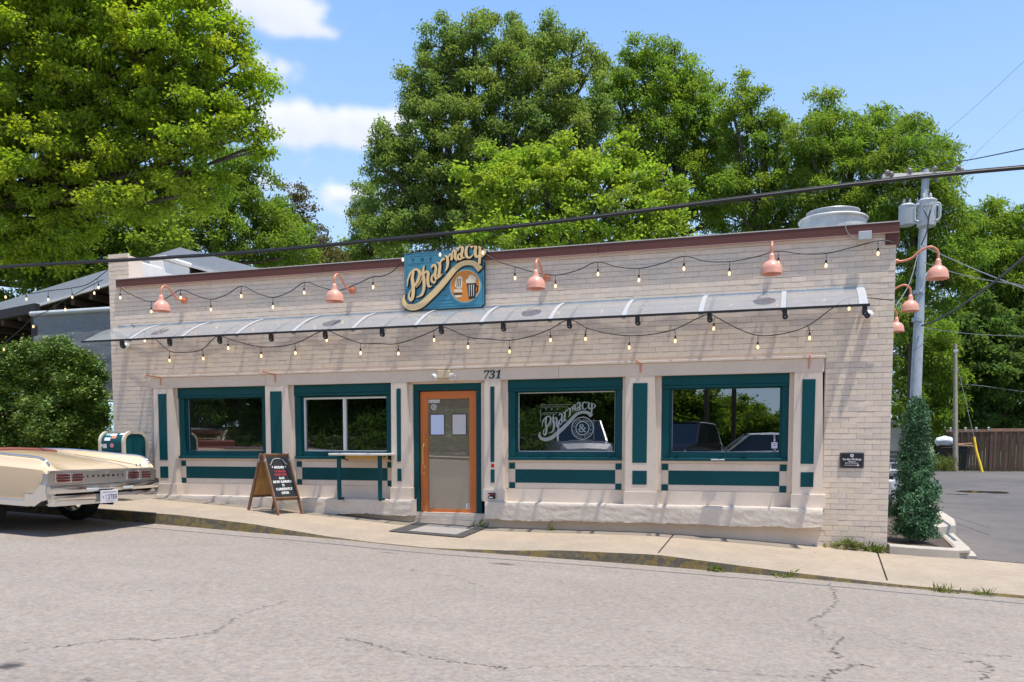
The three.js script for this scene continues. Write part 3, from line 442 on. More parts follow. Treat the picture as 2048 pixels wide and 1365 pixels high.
// ---------- gooseneck lamps ----------
{
  const make = (name, label) => {
    const t = thing(name, label, 'wall lamp', [0, 0, 0], undefined);
    obj('wall_plate', [cyl(0.062, 0.05, 0.035, 24).rotateX(Math.PI / 2).translate(0, 0, 0.018), cyl(0.03, 0.03, 0.05, 16).rotateX(Math.PI / 2).translate(0, 0, 0.05)], M.coralArm, t);
    obj('arm', [tube([V(0, 0, 0.03), V(0, -0.002, 0.14), V(0, 0.03, 0.24), V(0, 0.10, 0.32), V(0, 0.155, 0.42), V(0, 0.158, 0.49), V(0, 0.10, 0.555), V(0, 0.02, 0.565), V(0, -0.03, 0.565)], 0.0165, 60, 10)], M.coralArm, t);
    const y = -0.03;
    obj('shade', lathe([[0, 0.03], [0.026, 0.03], [0.030, 0.0], [0.036, 0.0], [0.037, -0.03], [0.043, -0.034], [0.044, -0.062], [0.050, -0.064], [0.092, -0.090], [0.122, -0.13], [0.134, -0.18], [0.136, -0.222], [0.141, -0.226], [0.141, -0.238], [0.135, -0.238], [0.130, -0.18], [0.117, -0.132], [0.088, -0.096], [0.04, -0.075], [0, -0.075]], 36).translate(0, y, 0.565), M.coral, t);
    obj('bulb', new THREE.SphereGeometry(0.04, 14, 10).translate(0, y - 0.14, 0.565), std([0.85, 0.8, 0.7], 0.3), t);
    return t;
  };
  const base = make('wall_lamp', 'coral gooseneck lamp near the left end of the brick front');
  base.position.set(-9.91, 3.742, 0.006);
  copyOf(base, 'wall_lamp', 'coral gooseneck lamp just left of the blue restaurant sign', [-6.68, 3.735, 0.006], 0);
  copyOf(base, 'wall_lamp', 'coral gooseneck lamp to the right of the blue restaurant sign', [-3.455, 3.745, 0.006], 0);
  copyOf(base, 'wall_lamp', 'coral gooseneck lamp near the right end of the brick front', [-0.25, 3.755, 0.006], 0);
  copyOf(base, 'wall_lamp', 'coral gooseneck lamp sticking out from the right corner before the steel pole', [1.3, 3.75, -0.42], Math.PI / 2);
  copyOf(base, 'wall_lamp', 'coral gooseneck lamp on the side wall just below the corner lamp', [1.3, 3.72, -3.1], Math.PI / 2);
  copyOf(base, 'wall_lamp', 'coral gooseneck lamp farthest back on the side wall, half hidden', [1.3, 3.62, -4.95], Math.PI / 2);
}
// ---------- string lights ----------
const socketGeo = mergeGeometries([flat(cyl(0.016, 0.018, 0.055, 12).translate(0, -0.0275, 0)), flat(cyl(0.021, 0.021, 0.012, 12).translate(0, -0.05, 0)), flat(cyl(0.005, 0.005, 0.06, 6).translate(0, 0.03, 0))]);
const bulbGeo = lathe([[0, -0.075], [0.012, -0.073], [0.020, -0.062], [0.0235, -0.045], [0.020, -0.026], [0.013, -0.010], [0.011, 0]], 14);
const hookGeo = rod(V(0, 0, 0), V(0, 0.055, -0.09), 0.003, 0.003, 5);
function stringLight(label, group, wire, bulbs, opts = {}) {
  const t = thing('string_light', label, 'string lights', [0, 0, 0], group);
  obj('wire', tube(wire, opts.r ?? 0.0075, wire.length * 10, 6), M.cable, t);
  for (const [a, b] of bulbs) {   // a: where it hangs from the wire, b: the middle of the bulb
    const drop = Math.max(0.05, (a.y - b.y - 0.075) / 0.76);
    const s = new THREE.Mesh(socketGeo, M.black); s.name = 'socket'; s.position.set(b.x, b.y + 0.075, b.z); s.scale.setScalar(0.76); s.castShadow = true; t.add(s);
    obj('drop_wire', [rod(V(0, 0.03, 0), V(a.x - b.x, drop, a.z - b.z), 0.0055, 0.0055, 5)], M.cable, s);
    const g = new THREE.Mesh(bulbGeo, M.bulb); g.name = 'bulb'; g.position.set(0, -0.055, 0); s.add(g);
    if (opts.hooks) { const h = new THREE.Mesh(hookGeo, M.galv); h.name = 'hook'; h.position.set(a.x, a.y, a.z); t.add(h); }
  }
}
{
  const Z = 0.11, z = (p) => onZ(p[0], p[1], Z), W = (l) => l.map(z), B2 = (l) => l.map(([a, b, c, d]) => [z([a, b]), z([c, d])]);
  const up1 = [[243, 577, 240, 596], [303, 604, 302, 624], [362, 580, 361, 596], [421, 599, 421.5, 620], [483, 573, 482, 593], [546, 595, 545.5, 615], [610, 565, 608, 586], [676, 581.5, 676, 602], [746, 554, 746, 575]];
  const sag = (l, up) => l;
  stringLight('string lights along the top of the wall left of the sign', null, W([[236, 560], [243, 577], [272, 594], [303, 604], [333, 596], [362, 580], [391, 591], [421, 599], [452, 590], [483, 573], [515, 587], [546, 595], [579, 584], [610, 565], [643, 575], [676, 581.5], [712, 569], [746, 554], [766, 552], [784, 544], [802, 526]]), B2(up1), { hooks: 1 });
  const up2 = [[1031, 534, 1030, 557], [1111, 550.5, 1111, 573], [1194.5, 524.5, 1196, 549], [1279, 537, 1278, 561], [1369, 513, 1368, 538], [1460, 523.5, 1459, 548], [1556, 503, 1557, 527], [1654, 507, 1652.5, 532], [1756, 482, 1756.5, 508]];
  stringLight('string lights along the top of the wall right of the sign', null, W([[968, 506], [996, 523], [1031, 534], [1070, 545], [1111, 550.5], [1155, 541], [1194.5, 524.5], [1235, 534], [1279, 537], [1325, 527], [1369, 513], [1412, 523], [1460, 523.5], [1508, 515], [1556, 503], [1603, 508], [1654, 507], [1705, 495], [1756, 482], [1775, 482], [1789, 486]]), B2(up2), { hooks: 1 });
  const low = [[458, 678.5, 456, 697], [522, 694, 522, 713], [589, 687.6, 590.6, 707], [650, 663, 653, 681], [721, 686.5, 721, 707], [795, 687.6, 796.6, 708], [867, 662, 868, 681], [938, 674.7, 936, 695], [1018, 681, 1019, 704], [1100, 659, 1101, 681], [1174.5, 656.6, 1171, 679], [1258.5, 672, 1258.5, 696], [1348.5, 659.4, 1350.6, 683], [1431.6, 634, 1427.7, 658], [1516, 671, 1516, 695], [1614, 653, 1619.6, 677]];
  stringLight('swagged string lights under the plastic awning', null, W([[262, 650], [283, 662], [306, 675], [340, 703], [372, 705], [402.6, 700], [436, 672], [458, 678.5], [522, 694], [589, 687.6], [650, 662], [684, 674], [721, 686.5], [760, 688], [795, 687.6], [867, 662], [882, 654], [938, 674.7], [980, 679], [1018, 681], [1062, 673], [1100, 659], [1139, 640], [1174.5, 656.6], [1215, 667], [1258.5, 672], [1305, 669], [1348.5, 659.4], [1418, 629], [1431.6, 634], [1475, 657], [1516, 671], [1566, 668], [1614, 653], [1665, 617], [1700, 596], [1735, 596], [1786, 601]]), [...B2(low), ...B2([[340, 703, 338.6, 722], [402.6, 700, 406, 718], [288, 664, 289, 682], [1698, 597, 1698.7, 618]])]);
  const onS = (p) => onZ(p[0], p[1], 0.20);
  stringLight('short string of clear bulbs clipped on the blue sign', null, [[802, 512], [840, 503], [880, 497], [925, 492], [966, 491]].map(onS), [[806, 508, 805.5, 520], [880, 496, 880, 510], [965, 491, 965.6, 506]].map(([a, b, c, d]) => [onS([a, b]), onS([c, d])]), { r: 0.005 });
  const Zl = -0.75, L = (p) => onZ(p[0], p[1], Zl);
  stringLight('string lights sagging in front of the grey gable roof', null, [[-40, 583], [10, 582], [51, 588], [96.6, 582], [141, 576.7], [172, 570], [193, 557.6], [216, 539]].map(L), [[10.5, 582, 10.5, 595], [51, 588, 52, 599], [96.6, 582, 96, 600], [141, 576.7, 144, 595], [193, 557.6, 196.5, 576]].map(([a, b, c, d]) => [L([a, b]), L([c, d])]));
  stringLight('string lights dropping to the top of the grey woven screen', null, [[205, 560], [188, 568], [128, 601], [95, 622], [65, 637], [40, 660], [5, 690]].map(L), [[188, 568, 188, 587], [128, 601, 130, 620], [65, 637, 66, 654], [8, 686, 7, 700]].map(([a, b, c, d]) => [L([a, b]), L([c, d])]));
}
// ---------- painted sign ----------
const signStrokes = {
  P: [[[395, 590], [368, 700], [385, 850], [375, 1000], [345, 1055], [315, 1010], [325, 930], [352, 880]], [24, 46, 50, 50, 34, 24, 20, 12]], P2: [[[286, 830], [298, 720], [345, 620], [425, 560], [478, 590], [488, 650], [460, 740], [405, 830]], [8, 22, 28, 34, 42, 46, 40, 26]],
  h: [[[560, 500], [543, 620], [560, 720], [560, 860], [525, 960], [440, 1008]], [10, 44, 48, 44, 36, 8]], h2: [[[432, 850], [490, 780], [535, 690]], [8, 14, 12]], h3: [[[560, 640], [600, 590], [625, 615], [622, 720], [640, 830], [690, 822]], [16, 26, 40, 42, 34, 8]],
  a: [[[680, 545], [705, 498], [740, 500], [755, 560], [742, 640], [755, 705], [805, 690]], [16, 32, 36, 40, 40, 34, 8]], a2: [[[748, 610], [695, 670], [690, 745], [728, 772], [762, 700]], [12, 28, 34, 26, 14]],
  r: [[[768, 452], [815, 475], [812, 600], [800, 680], [860, 630]], [10, 40, 42, 36, 8]], r2: [[[815, 500], [850, 415], [892, 392]], [12, 28, 36]],
  m: [[[888, 345], [930, 365], [945, 460], [935, 530], [905, 590]], [10, 38, 42, 32, 8]], m2: [[[945, 390], [985, 325], [1008, 340], [1002, 420]], [14, 24, 38, 30]], m3: [[[1005, 350], [1040, 260], [1062, 275], [1062, 380], [1095, 430]], [14, 26, 40, 40, 10]],
  b: [[[1105, 275], [1125, 215], [1160, 205], [1178, 260], [1165, 330], [1175, 375], [1222, 375]], [16, 32, 38, 40, 40, 34, 8]], b2: [[[1170, 300], [1115, 340], [1112, 395], [1150, 400], [1185, 350]], [12, 28, 34, 26, 12]],
  c: [[[1332, 225], [1300, 188], [1255, 210], [1235, 290], [1250, 365], [1300, 375], [1352, 325]], [34, 22, 32, 44, 36, 26, 8]],
  y: [[[1345, 195], [1385, 215], [1378, 300], [1400, 365], [1455, 335]], [10, 42, 42, 38, 14]], y2: [[[1440, 205], [1458, 260], [1452, 370], [1448, 470]], [18, 42, 42, 36]], y3: [[[1455, 215], [1505, 240], [1535, 275], [1520, 325], [1462, 375]], [10, 16, 30, 26, 12]],
  s: [[[238, 965], [222, 1060], [270, 1140], [370, 1165], [500, 1125], [650, 1000], [800, 850], [950, 675], [1060, 545], [1150, 478], [1250, 452], [1360, 468], [1455, 555]], [14, 52, 84, 98, 98, 92, 90, 84, 78, 74, 74, 82, 100]],
};
const strokeShape = ([pts, ws], grow = 0) => {
  const c = new THREE.CatmullRomCurve3(pts.map((p) => V(p[0], -p[1], 0))), n = pts.length * 5, l = [], r = [];
  for (let i = 0; i <= n; i++) {
    const t = i / n, p = c.getPoint(t), d = c.getTangent(t), k = t * (ws.length - 1), a = Math.floor(Math.min(k, ws.length - 2)), w = lerp(ws[a], ws[a + 1], k - a) / 2 + grow, e = i === 0 ? -grow : i === n ? grow : 0;
    l.push(new THREE.Vector2(p.x - d.y * w + d.x * e, p.y + d.x * w + d.y * e)); r.unshift(new THREE.Vector2(p.x + d.y * w + d.x * e, p.y - d.x * w + d.y * e));
  }
  return new THREE.Shape([...l, ...r]);
};
const signMap = (g, ox, oy, s, z0, zs) => { const P = g.attributes.position; for (let i = 0; i < P.count; i++) { const u = P.getX(i), v = -P.getY(i); P.setXYZ(i, ox + (u - 205 - (v - 300) * 0.015) * 1.33 / 1295 * s, oy - (v - 300 + (u - 205) * 0.0733) * 0.86 / 895 * s, z0 + P.getZ(i) * zs); } g.computeVertexNormals(); return g; };
{
  const S = thing('restaurant_sign', 'blue painted sign with raised cream script lettering on the wall above the door', 'sign', [-5.08, 3.38, 0.02]);
  const OX = -5.75 + 5.08, OY = 4.24 - 3.38;
  const blue = std(WHITE, 0.45, { map: surfaceTex(256, 1.1, [0.055, 0.245, 0.345], [[3, 0.08], [30, 0.08], [120, 0.06]]) }), navy = std([0.008, 0.016, 0.028], 0.45), cream = std(WHITE, 0.45, { map: surfaceTex(256, 0.9, [0.80, 0.575, 0.28], [[3, 0.10], [40, 0.06]]) });
  const ext = (sh, d) => new THREE.ExtrudeGeometry(sh, { depth: d, bevelEnabled: false, curveSegments: 6 });
  const poly = (q) => new THREE.Shape(q.map(([x, y]) => new THREE.Vector2(x, -y)));
  const edge = poly([[203, 300], [1505, 203], [1520, 1098], [1487, 1104], [1487, 1136], [500, 1203], [224, 1203], [222, 900]]);
  obj('back_board', signMap(ext(edge, 1), OX, OY, 1, 0.0, 0.03), navy, S);
  obj('board', signMap(ext(poly([[214, 306], [1497, 212], [1511, 1090], [1477, 1096], [1478, 1127], [498, 1193], [232, 1193], [232, 900]]), 1), OX, OY, 1, 0.0305, 0.014), blue, S);
  const line = (pts, w = 5) => signMap(ext(strokeShape([pts, pts.map(() => w)]), 1), OX, OY, 1, 0.0447, 0.0012);
  obj('pinstripe', [line([[265, 700], [262, 420], [262, 345]]), line([[240, 325], [700, 292], [1000, 270]]), line([[300, 360], [760, 326]], 4), line([[290, 470], [600, 450], [700, 440]], 4), line([[290, 495], [480, 482]], 4), line([[690, 1105], [1000, 1085], [1040, 1080]], 4), line([[740, 1050], [900, 1038], [1010, 1032]], 4), line([[590, 1160], [1000, 1130], [1440, 1098]], 4), line([[800, 970], [920, 962]], 4), line([[850, 880], [925, 875]], 4), line([[1480, 640], [1490, 1060]], 4), line([[240, 880], [330, 860]], 3), line([[245, 910], [310, 895]], 3), line([[250, 940], [300, 928]], 3)], navy, S);
  const font = await new FontLoader().loadAsync('fonts/droid/droid_serif_bold.typeface.json');
  const the = []; for (const [ch, u, v] of [['T', 336, 440], ['H', 482, 430], ['E', 628, 418]]) { const g = new TextGeometry(ch, { font, size: 0.048, depth: 0.0015, curveSegments: 4 }); g.scale(1.25, 1, 1); g.translate(OX + (u - 205) * 1.33 / 1295, OY - (v - 300 + (u - 205) * 0.0733) * 0.86 / 895, 0.0447); the.push(g); }
  for (const [u, v] of [[440, 412], [585, 402]]) the.push(cyl(0.006, 0.006, 0.0015, 10).rotateX(Math.PI / 2).translate(OX + (u - 205) * 1.33 / 1295, OY - (v - 300 + (u - 205) * 0.0733) * 0.86 / 895, 0.0455));
  obj('small_lettering', the, navy, S);
  const keys = Object.keys(signStrokes), word = keys.filter((k) => k !== 's');
  obj('swoosh', signMap(ext(strokeShape(signStrokes.s), 1), OX, OY, 1, 0.060, 0.018), cream, S);
  obj('swoosh_outline', signMap(ext(strokeShape(signStrokes.s, 13), 1), OX, OY, 1, 0.0448, 0.014).translate(0.004, -0.006, 0), navy, S);
  const letters = { P: ['P', 'P2'], h: ['h', 'h2', 'h3'], a: ['a', 'a2'], r: ['r', 'r2'], m: ['m', 'm2', 'm3'], a2: ['b', 'b2'], c: ['c'], y: ['y', 'y2', 'y3'] };
  let q = 0;
  for (const k of Object.keys(letters)) {
    obj('letter', letters[k].map((n) => signMap(ext(strokeShape(signStrokes[n]), 1), OX, OY, 1, 0.0655 + (q++) * 0.0005, 0.018)), cream, S);
    obj('letter_outline', letters[k].map((n) => signMap(ext(strokeShape(signStrokes[n], 9), 1), OX, OY, 1, 0.0465 + (q++) * 0.0004, 0.008).translate(0.006, -0.008, 0)), navy, S);
  }
  // round emblem: a plain tall glass and a burger
  const cu = 1215, cv = 812, E0 = [OX + (cu - 205 - (cv - 300) * 0.015) * 1.33 / 1295, OY - (cv - 300 + (cu - 205) * 0.0733) * 0.86 / 895], k = 0.001;
  const disc = (r, z, d, m, n) => obj(n, cyl(r, r, d, 48).rotateX(Math.PI / 2).translate(E0[0], E0[1], z + d / 2), m, S);
  disc(0.262, 0.0448, 0.006, std([0.10, 0.38, 0.52], 0.45), 'emblem_ring'); disc(0.243, 0.0512, 0.003, cream, 'emblem_rim');
  disc(0.232, 0.0545, 0.002, std([0.70, 0.24, 0.035], 0.5), 'emblem_field');
  const ivory = std([0.74, 0.66, 0.48], 0.5), e = (pts, z, m, n = 'emblem_shape') => obj(n, ext(new THREE.Shape(pts.map(([x, y]) => new THREE.Vector2(E0[0] + x * k, E0[1] + y * k))), 0.002).translate(0, 0, z), m, S);
  e([[-150, 120], [-90, 165], [-45, 130], [-50, -10], [-70, -35], [-130, -30], [-165, 0]], 0.057, ivory); for (const x of [-125, -98, -72]) e([[x - 15, -5], [x - 5, -5], [x + 8, 115], [x - 4, 115]], 0.0595, navy);
  e([[-190, -50], [-150, -40], [-60, -45], [-40, -75], [-60, -90], [-180, -85]], 0.057, ivory); e([[-190, -100], [-50, -105], [-55, -125], [-180, -122]], 0.057, navy); e([[-180, -130], [-55, -132], [-70, -165], [-150, -165]], 0.057, ivory);
  e([[20, 40], [10, 90], [50, 110], [60, 150], [110, 165], [150, 140], [185, 105], [170, 60], [190, 40]], 0.057, ivory); e([[30, 36], [180, 34], [165, -190], [60, -200]], 0.057, navy); e([[165, 10], [215, -10], [210, -90], [160, -120], [162, -100], [192, -80], [196, -22], [165, -14]], 0.0574, navy); for (const x of [60, 95, 130]) e([[x, 15], [x + 14, 15], [x + 12, -160], [x + 4, -160]], 0.0595, ivory);
  // the same lettering etched on the third window
  const w3 = B.w3, f2 = [], m2 = (g, z) => { const P = g.attributes.position; for (let i = 0; i < P.count; i++) { const u = (P.getX(i) - 290) * 0.58 + 510, v = (-P.getY(i) - 190) * 0.523 + 305; const p = onZ(1010 + u / 6.824, 760 + v / 6.824, -0.128); P.setXYZ(i, p.x, p.y, z); } g.computeVertexNormals(); return g; };
  keys.forEach((n, i) => f2.push(m2(new THREE.ShapeGeometry(strokeShape(signStrokes[n])), -0.1285 + i * 0.00012)));
  obj('etched_lettering', f2, M.film, w3);
  const fl = (pts, w, z) => m2(new THREE.ShapeGeometry(strokeShape([pts, pts.map(() => w)])), z);
  const pc = onZ(1010 + 1058 / 6.824, 760 + 662 / 6.824, -0.128), txt = (s, x, y, size, rot = 0) => { const g = new THREE.ShapeGeometry(font.generateShapes(s, size), 4); g.computeBoundingBox(); const b = g.boundingBox; g.translate(-(b.min.x + b.max.x) / 2, -(b.min.y + b.max.y) / 2, 0); g.rotateZ(rot); g.translate(x, y, -0.1268); return g; };
  const ringT = []; const word2 = 'BURGER PARLOR & BEER GARDEN '; for (let i = 0; i < word2.length; i++) if (word2[i] !== ' ') { const a = Math.PI * 0.95 - i / word2.length * Math.PI * 2; ringT.push(txt(word2[i], pc.x + Math.cos(a) * 0.133, pc.y + Math.sin(a) * 0.133, 0.022, a - Math.PI / 2)); }
  obj('etched_emblem', [new THREE.RingGeometry(0.158, 0.172, 48).translate(pc.x, pc.y, -0.1271), new THREE.RingGeometry(0.092, 0.108, 48).translate(pc.x, pc.y, -0.1271), ...ringT, txt('&', pc.x, pc.y, 0.12)], M.film, w3);
  const t0 = ['T', 'H', 'E'].map((c, i) => { const p = onZ(1010 + (557 + i * 80) / 6.824, 760 + 402 / 6.824, -0.128); return txt(c, p.x, p.y, 0.026); });
  obj('etched_panel', [...t0, ...[[[250, 700], [242, 380]], [[242, 270], [950, 255]], [[242, 320], [900, 312]], [[300, 470], [720, 462]], [[250, 505], [620, 500]], [[1500, 620], [1505, 1180]], [[900, 1190], [1480, 1180]]].map((p) => fl(p, 7, -0.1272))], M.film, w3);
  // house number
  const N = thing('house_number', 'dark teal street number 731 on the beam above the door', 'house number', [-4.45, 2.27, 0.062]);
  [['7', 0], ['3', 0.098], ['1', 0.197]].forEach(([c, x]) => { const g = new TextGeometry(c, { font, size: 0.128, depth: 0.008, curveSegments: 6 }); g.applyMatrix4(new THREE.Matrix4().makeShear(0, 0, 0.2, 0, 0, 0)); g.scale(1, 1, 1); g.translate(x, 0, 0); obj('digit', g, std([0.006, 0.03, 0.045], 0.4), N); });
}
// ---------- small things fixed to the front ----------
{
  const cam = (name, label, x, y, z) => { const t = thing(name, label, 'security camera', [x, y, z], undefined); obj('housing', [new THREE.SphereGeometry(0.062, 24, 16).translate(0, 0, 0.03), cyl(0.055, 0.06, 0.07, 24).rotateX(Math.PI / 2).translate(0, 0.012, -0.03)], M.white, t); obj('lens_ring', cyl(0.037, 0.037, 0.02, 22).rotateX(Math.PI / 2).rotateX(0.3).translate(0, -0.016, 0.082), M.black, t); obj('lens', new THREE.SphereGeometry(0.014, 12, 8).translate(0, -0.019, 0.09), phys([0.02, 0.02, 0.05], 0.05, { clearcoat: 1 }), t); return t; };
  cam('security_camera', 'white round security camera under the left end of the awning', -11.12, 3.0, 0.07).rotation.y = 0.35;
  cam('security_camera', 'white round security camera under the right end of the awning', 0.985, 2.975, 0.07).rotation.y = -0.3;
  const em = thing('emergency_light', 'cream twin headed emergency light on the beam over the door', 'emergency light', [-5.06, 2.34, 0.062]);
  obj('housing', rbox(-0.10, 0.10, -0.05, 0.075, 0, 0.085, 0.012), std([0.68, 0.55, 0.34], 0.45), em);
  for (const s of [-1, 1]) { const h = obj('lamp_head', [cyl(0.05, 0.058, 0.05, 20).rotateX(Math.PI / 2).rotateX(0.45).rotateY(s * 0.7).translate(s * 0.15, -0.03, 0.085), rod(V(s * 0.09, 0.0, 0.05), V(s * 0.14, -0.015, 0.07), 0.012)], M.white, em); obj('lens', [-0.03, -0.01, 0.01, 0.03].map((d) => box(-0.042, 0.042, d - 0.004, d + 0.004, 0, 0.006).rotateX(0.45).translate(0, -0.012, 0.028).rotateY(s * 0.7).translate(s * 0.15, -0.03, 0.085)), M.white, h); }
  const hk = thing('hanging_hook', 'copper pipe hook above the first pilaster, near the left end of the beam', 'hook', [-10.40, 2.44, 0.062], undefined);
  obj('plate', [rbox(-0.011, 0.011, -0.135, 0.01, 0, 0.012, 0.004)], M.copper, hk); obj('arm', [rod(V(0, 0, 0.004), V(0, 0.004, 0.33), 0.0105, 0.0105, 10), new THREE.TorusGeometry(0.028, 0.009, 8, 16, 4.2).rotateY(Math.PI / 2).translate(0, -0.006, 0.35)], M.copper, hk);
  copyOf(hk, 'hanging_hook', 'copper pipe hook above the second pilaster, beside the beam joint', [-8.10, 2.435, 0.062]);
  copyOf(hk, 'hanging_hook', 'copper pipe hook on the beam between the third and fourth windows', [-2.035, 2.43, 0.062]);
  copyOf(hk, 'hanging_hook', 'copper pipe hook at the right end of the beam', [0.255, 2.43, 0.062]);
  const bx = thing('junction_box', 'small grey weatherproof box under the brown roof edge at the right end', 'junction box', [0.905, 4.0, 0.066]);
  obj('case', rbox(-0.075, 0.075, -0.05, 0.05, 0, 0.075, 0.008), M.greyPaint, bx); obj('lid', rbox(-0.08, 0.08, -0.054, 0.054, 0.0755, 0.087, 0.006), M.greyPaint, bx);
  obj('cord', tube([V(-0.08, -0.01, 0.03), V(-0.14, -0.005, 0.02), V(-0.2, 0.05, 0.02), V(-0.235, 0.12, 0.02), V(-0.24, 0.185, 0.0)], 0.006, 24, 6), M.wireGrey, bx);
  const pk = thing('pickup_sign', 'small black To-Go Pickup sign with a white arrow on the bricks', 'sign', [0.83, 1.055, 0.012]);
  obj('board', rbox(-0.152, 0.152, -0.105, 0.105, -0.004, 0.006, 0.004), M.black, pk);
  obj('print', box(-0.146, 0.146, -0.099, 0.099, 0.0062, 0.0072), canvasMat(512, 352, (x, w, h) => { x.fillStyle = '#14161c'; x.fillRect(0, 0, w, h); x.strokeStyle = '#7c8088'; x.lineWidth = 4; x.strokeRect(14, 14, w - 28, h - 28); x.fillStyle = '#c9ccd0'; x.beginPath(); x.arc(256, 62, 42, 0, 6.3); x.fill(); x.strokeStyle = '#14161c'; x.lineWidth = 7; x.beginPath(); x.moveTo(232, 84); x.quadraticCurveTo(268, 74, 278, 38); x.moveTo(236, 44); x.lineTo(250, 74); x.stroke(); x.fillStyle = '#f1f1f1'; x.textAlign = 'center'; x.font = 'bold 66px sans-serif'; x.fillText('To-Go Pickup', 256, 174, 440); x.font = 'bold 32px sans-serif'; x.fillText('Located at', 256, 214); x.fillText('Back of Restaurant', 256, 250, 340); x.fillStyle = '#e3d2d4'; x.fillRect(96, 286, 290, 10); x.beginPath(); x.moveTo(376, 266); x.lineTo(436, 291); x.lineTo(376, 316); x.fill(); }), pk);
  for (const [x, y] of [[-0.14, 0.093], [0.14, 0.093], [-0.14, -0.093], [0.14, -0.093]]) obj('screw', cyl(0.005, 0.005, 0.004, 8).rotateX(Math.PI / 2).translate(x, y, 0.009), M.galv, pk);
  const kp = thing('keypad', 'small black entry box with a red strip at the foot of the right door pilaster', 'entry box', [-4.28, 0.49, 0.108]);
  obj('case', rbox(-0.056, 0.056, -0.046, 0.046, 0, 0.035, 0.008), M.black, kp); obj('red_strip', box(-0.02, 0.045, 0.012, 0.036, 0.0352, 0.037), std([0.32, 0.01, 0.02], 0.4), kp); obj('label_plate', [box(-0.04, 0.02, -0.034, -0.014, 0.0352, 0.037), box(-0.046, -0.034, 0.0, 0.026, 0.0352, 0.037)], M.white, kp);
  const rs = thing('red_button', 'small square red plate between the two teal panels right of the door', 'plate', [-4.285, 0.948, 0.0605]);
  obj('plate', rbox(-0.027, 0.027, -0.027, 0.027, 0, 0.01, 0.003), std([0.55, 0.012, 0.015], 0.35), rs); obj('rim', rbox(-0.032, 0.032, -0.032, 0.032, -0.004, -0.0005, 0.001), M.white, rs);
  const paper = (name, label, x, c) => { const t = thing(name, label, 'notice', [x, 1.585, -0.1225]); obj('frame', [box(-0.125, 0.125, -0.168, 0.168, 0.0005, 0.0025)], M.black, t); obj('sheet', [box(-0.112, 0.112, -0.155, 0.155, 0.003, 0.0042)], std(c, 0.7), t); };
  paper('paper_notice', 'bluish white paper notice in a black frame, left one in the door', -5.275, [0.62, 0.70, 0.90]);
  paper('paper_notice', 'greyish paper notice in a black frame, right one in the door', -4.905, [0.62, 0.58, 0.58]);
}
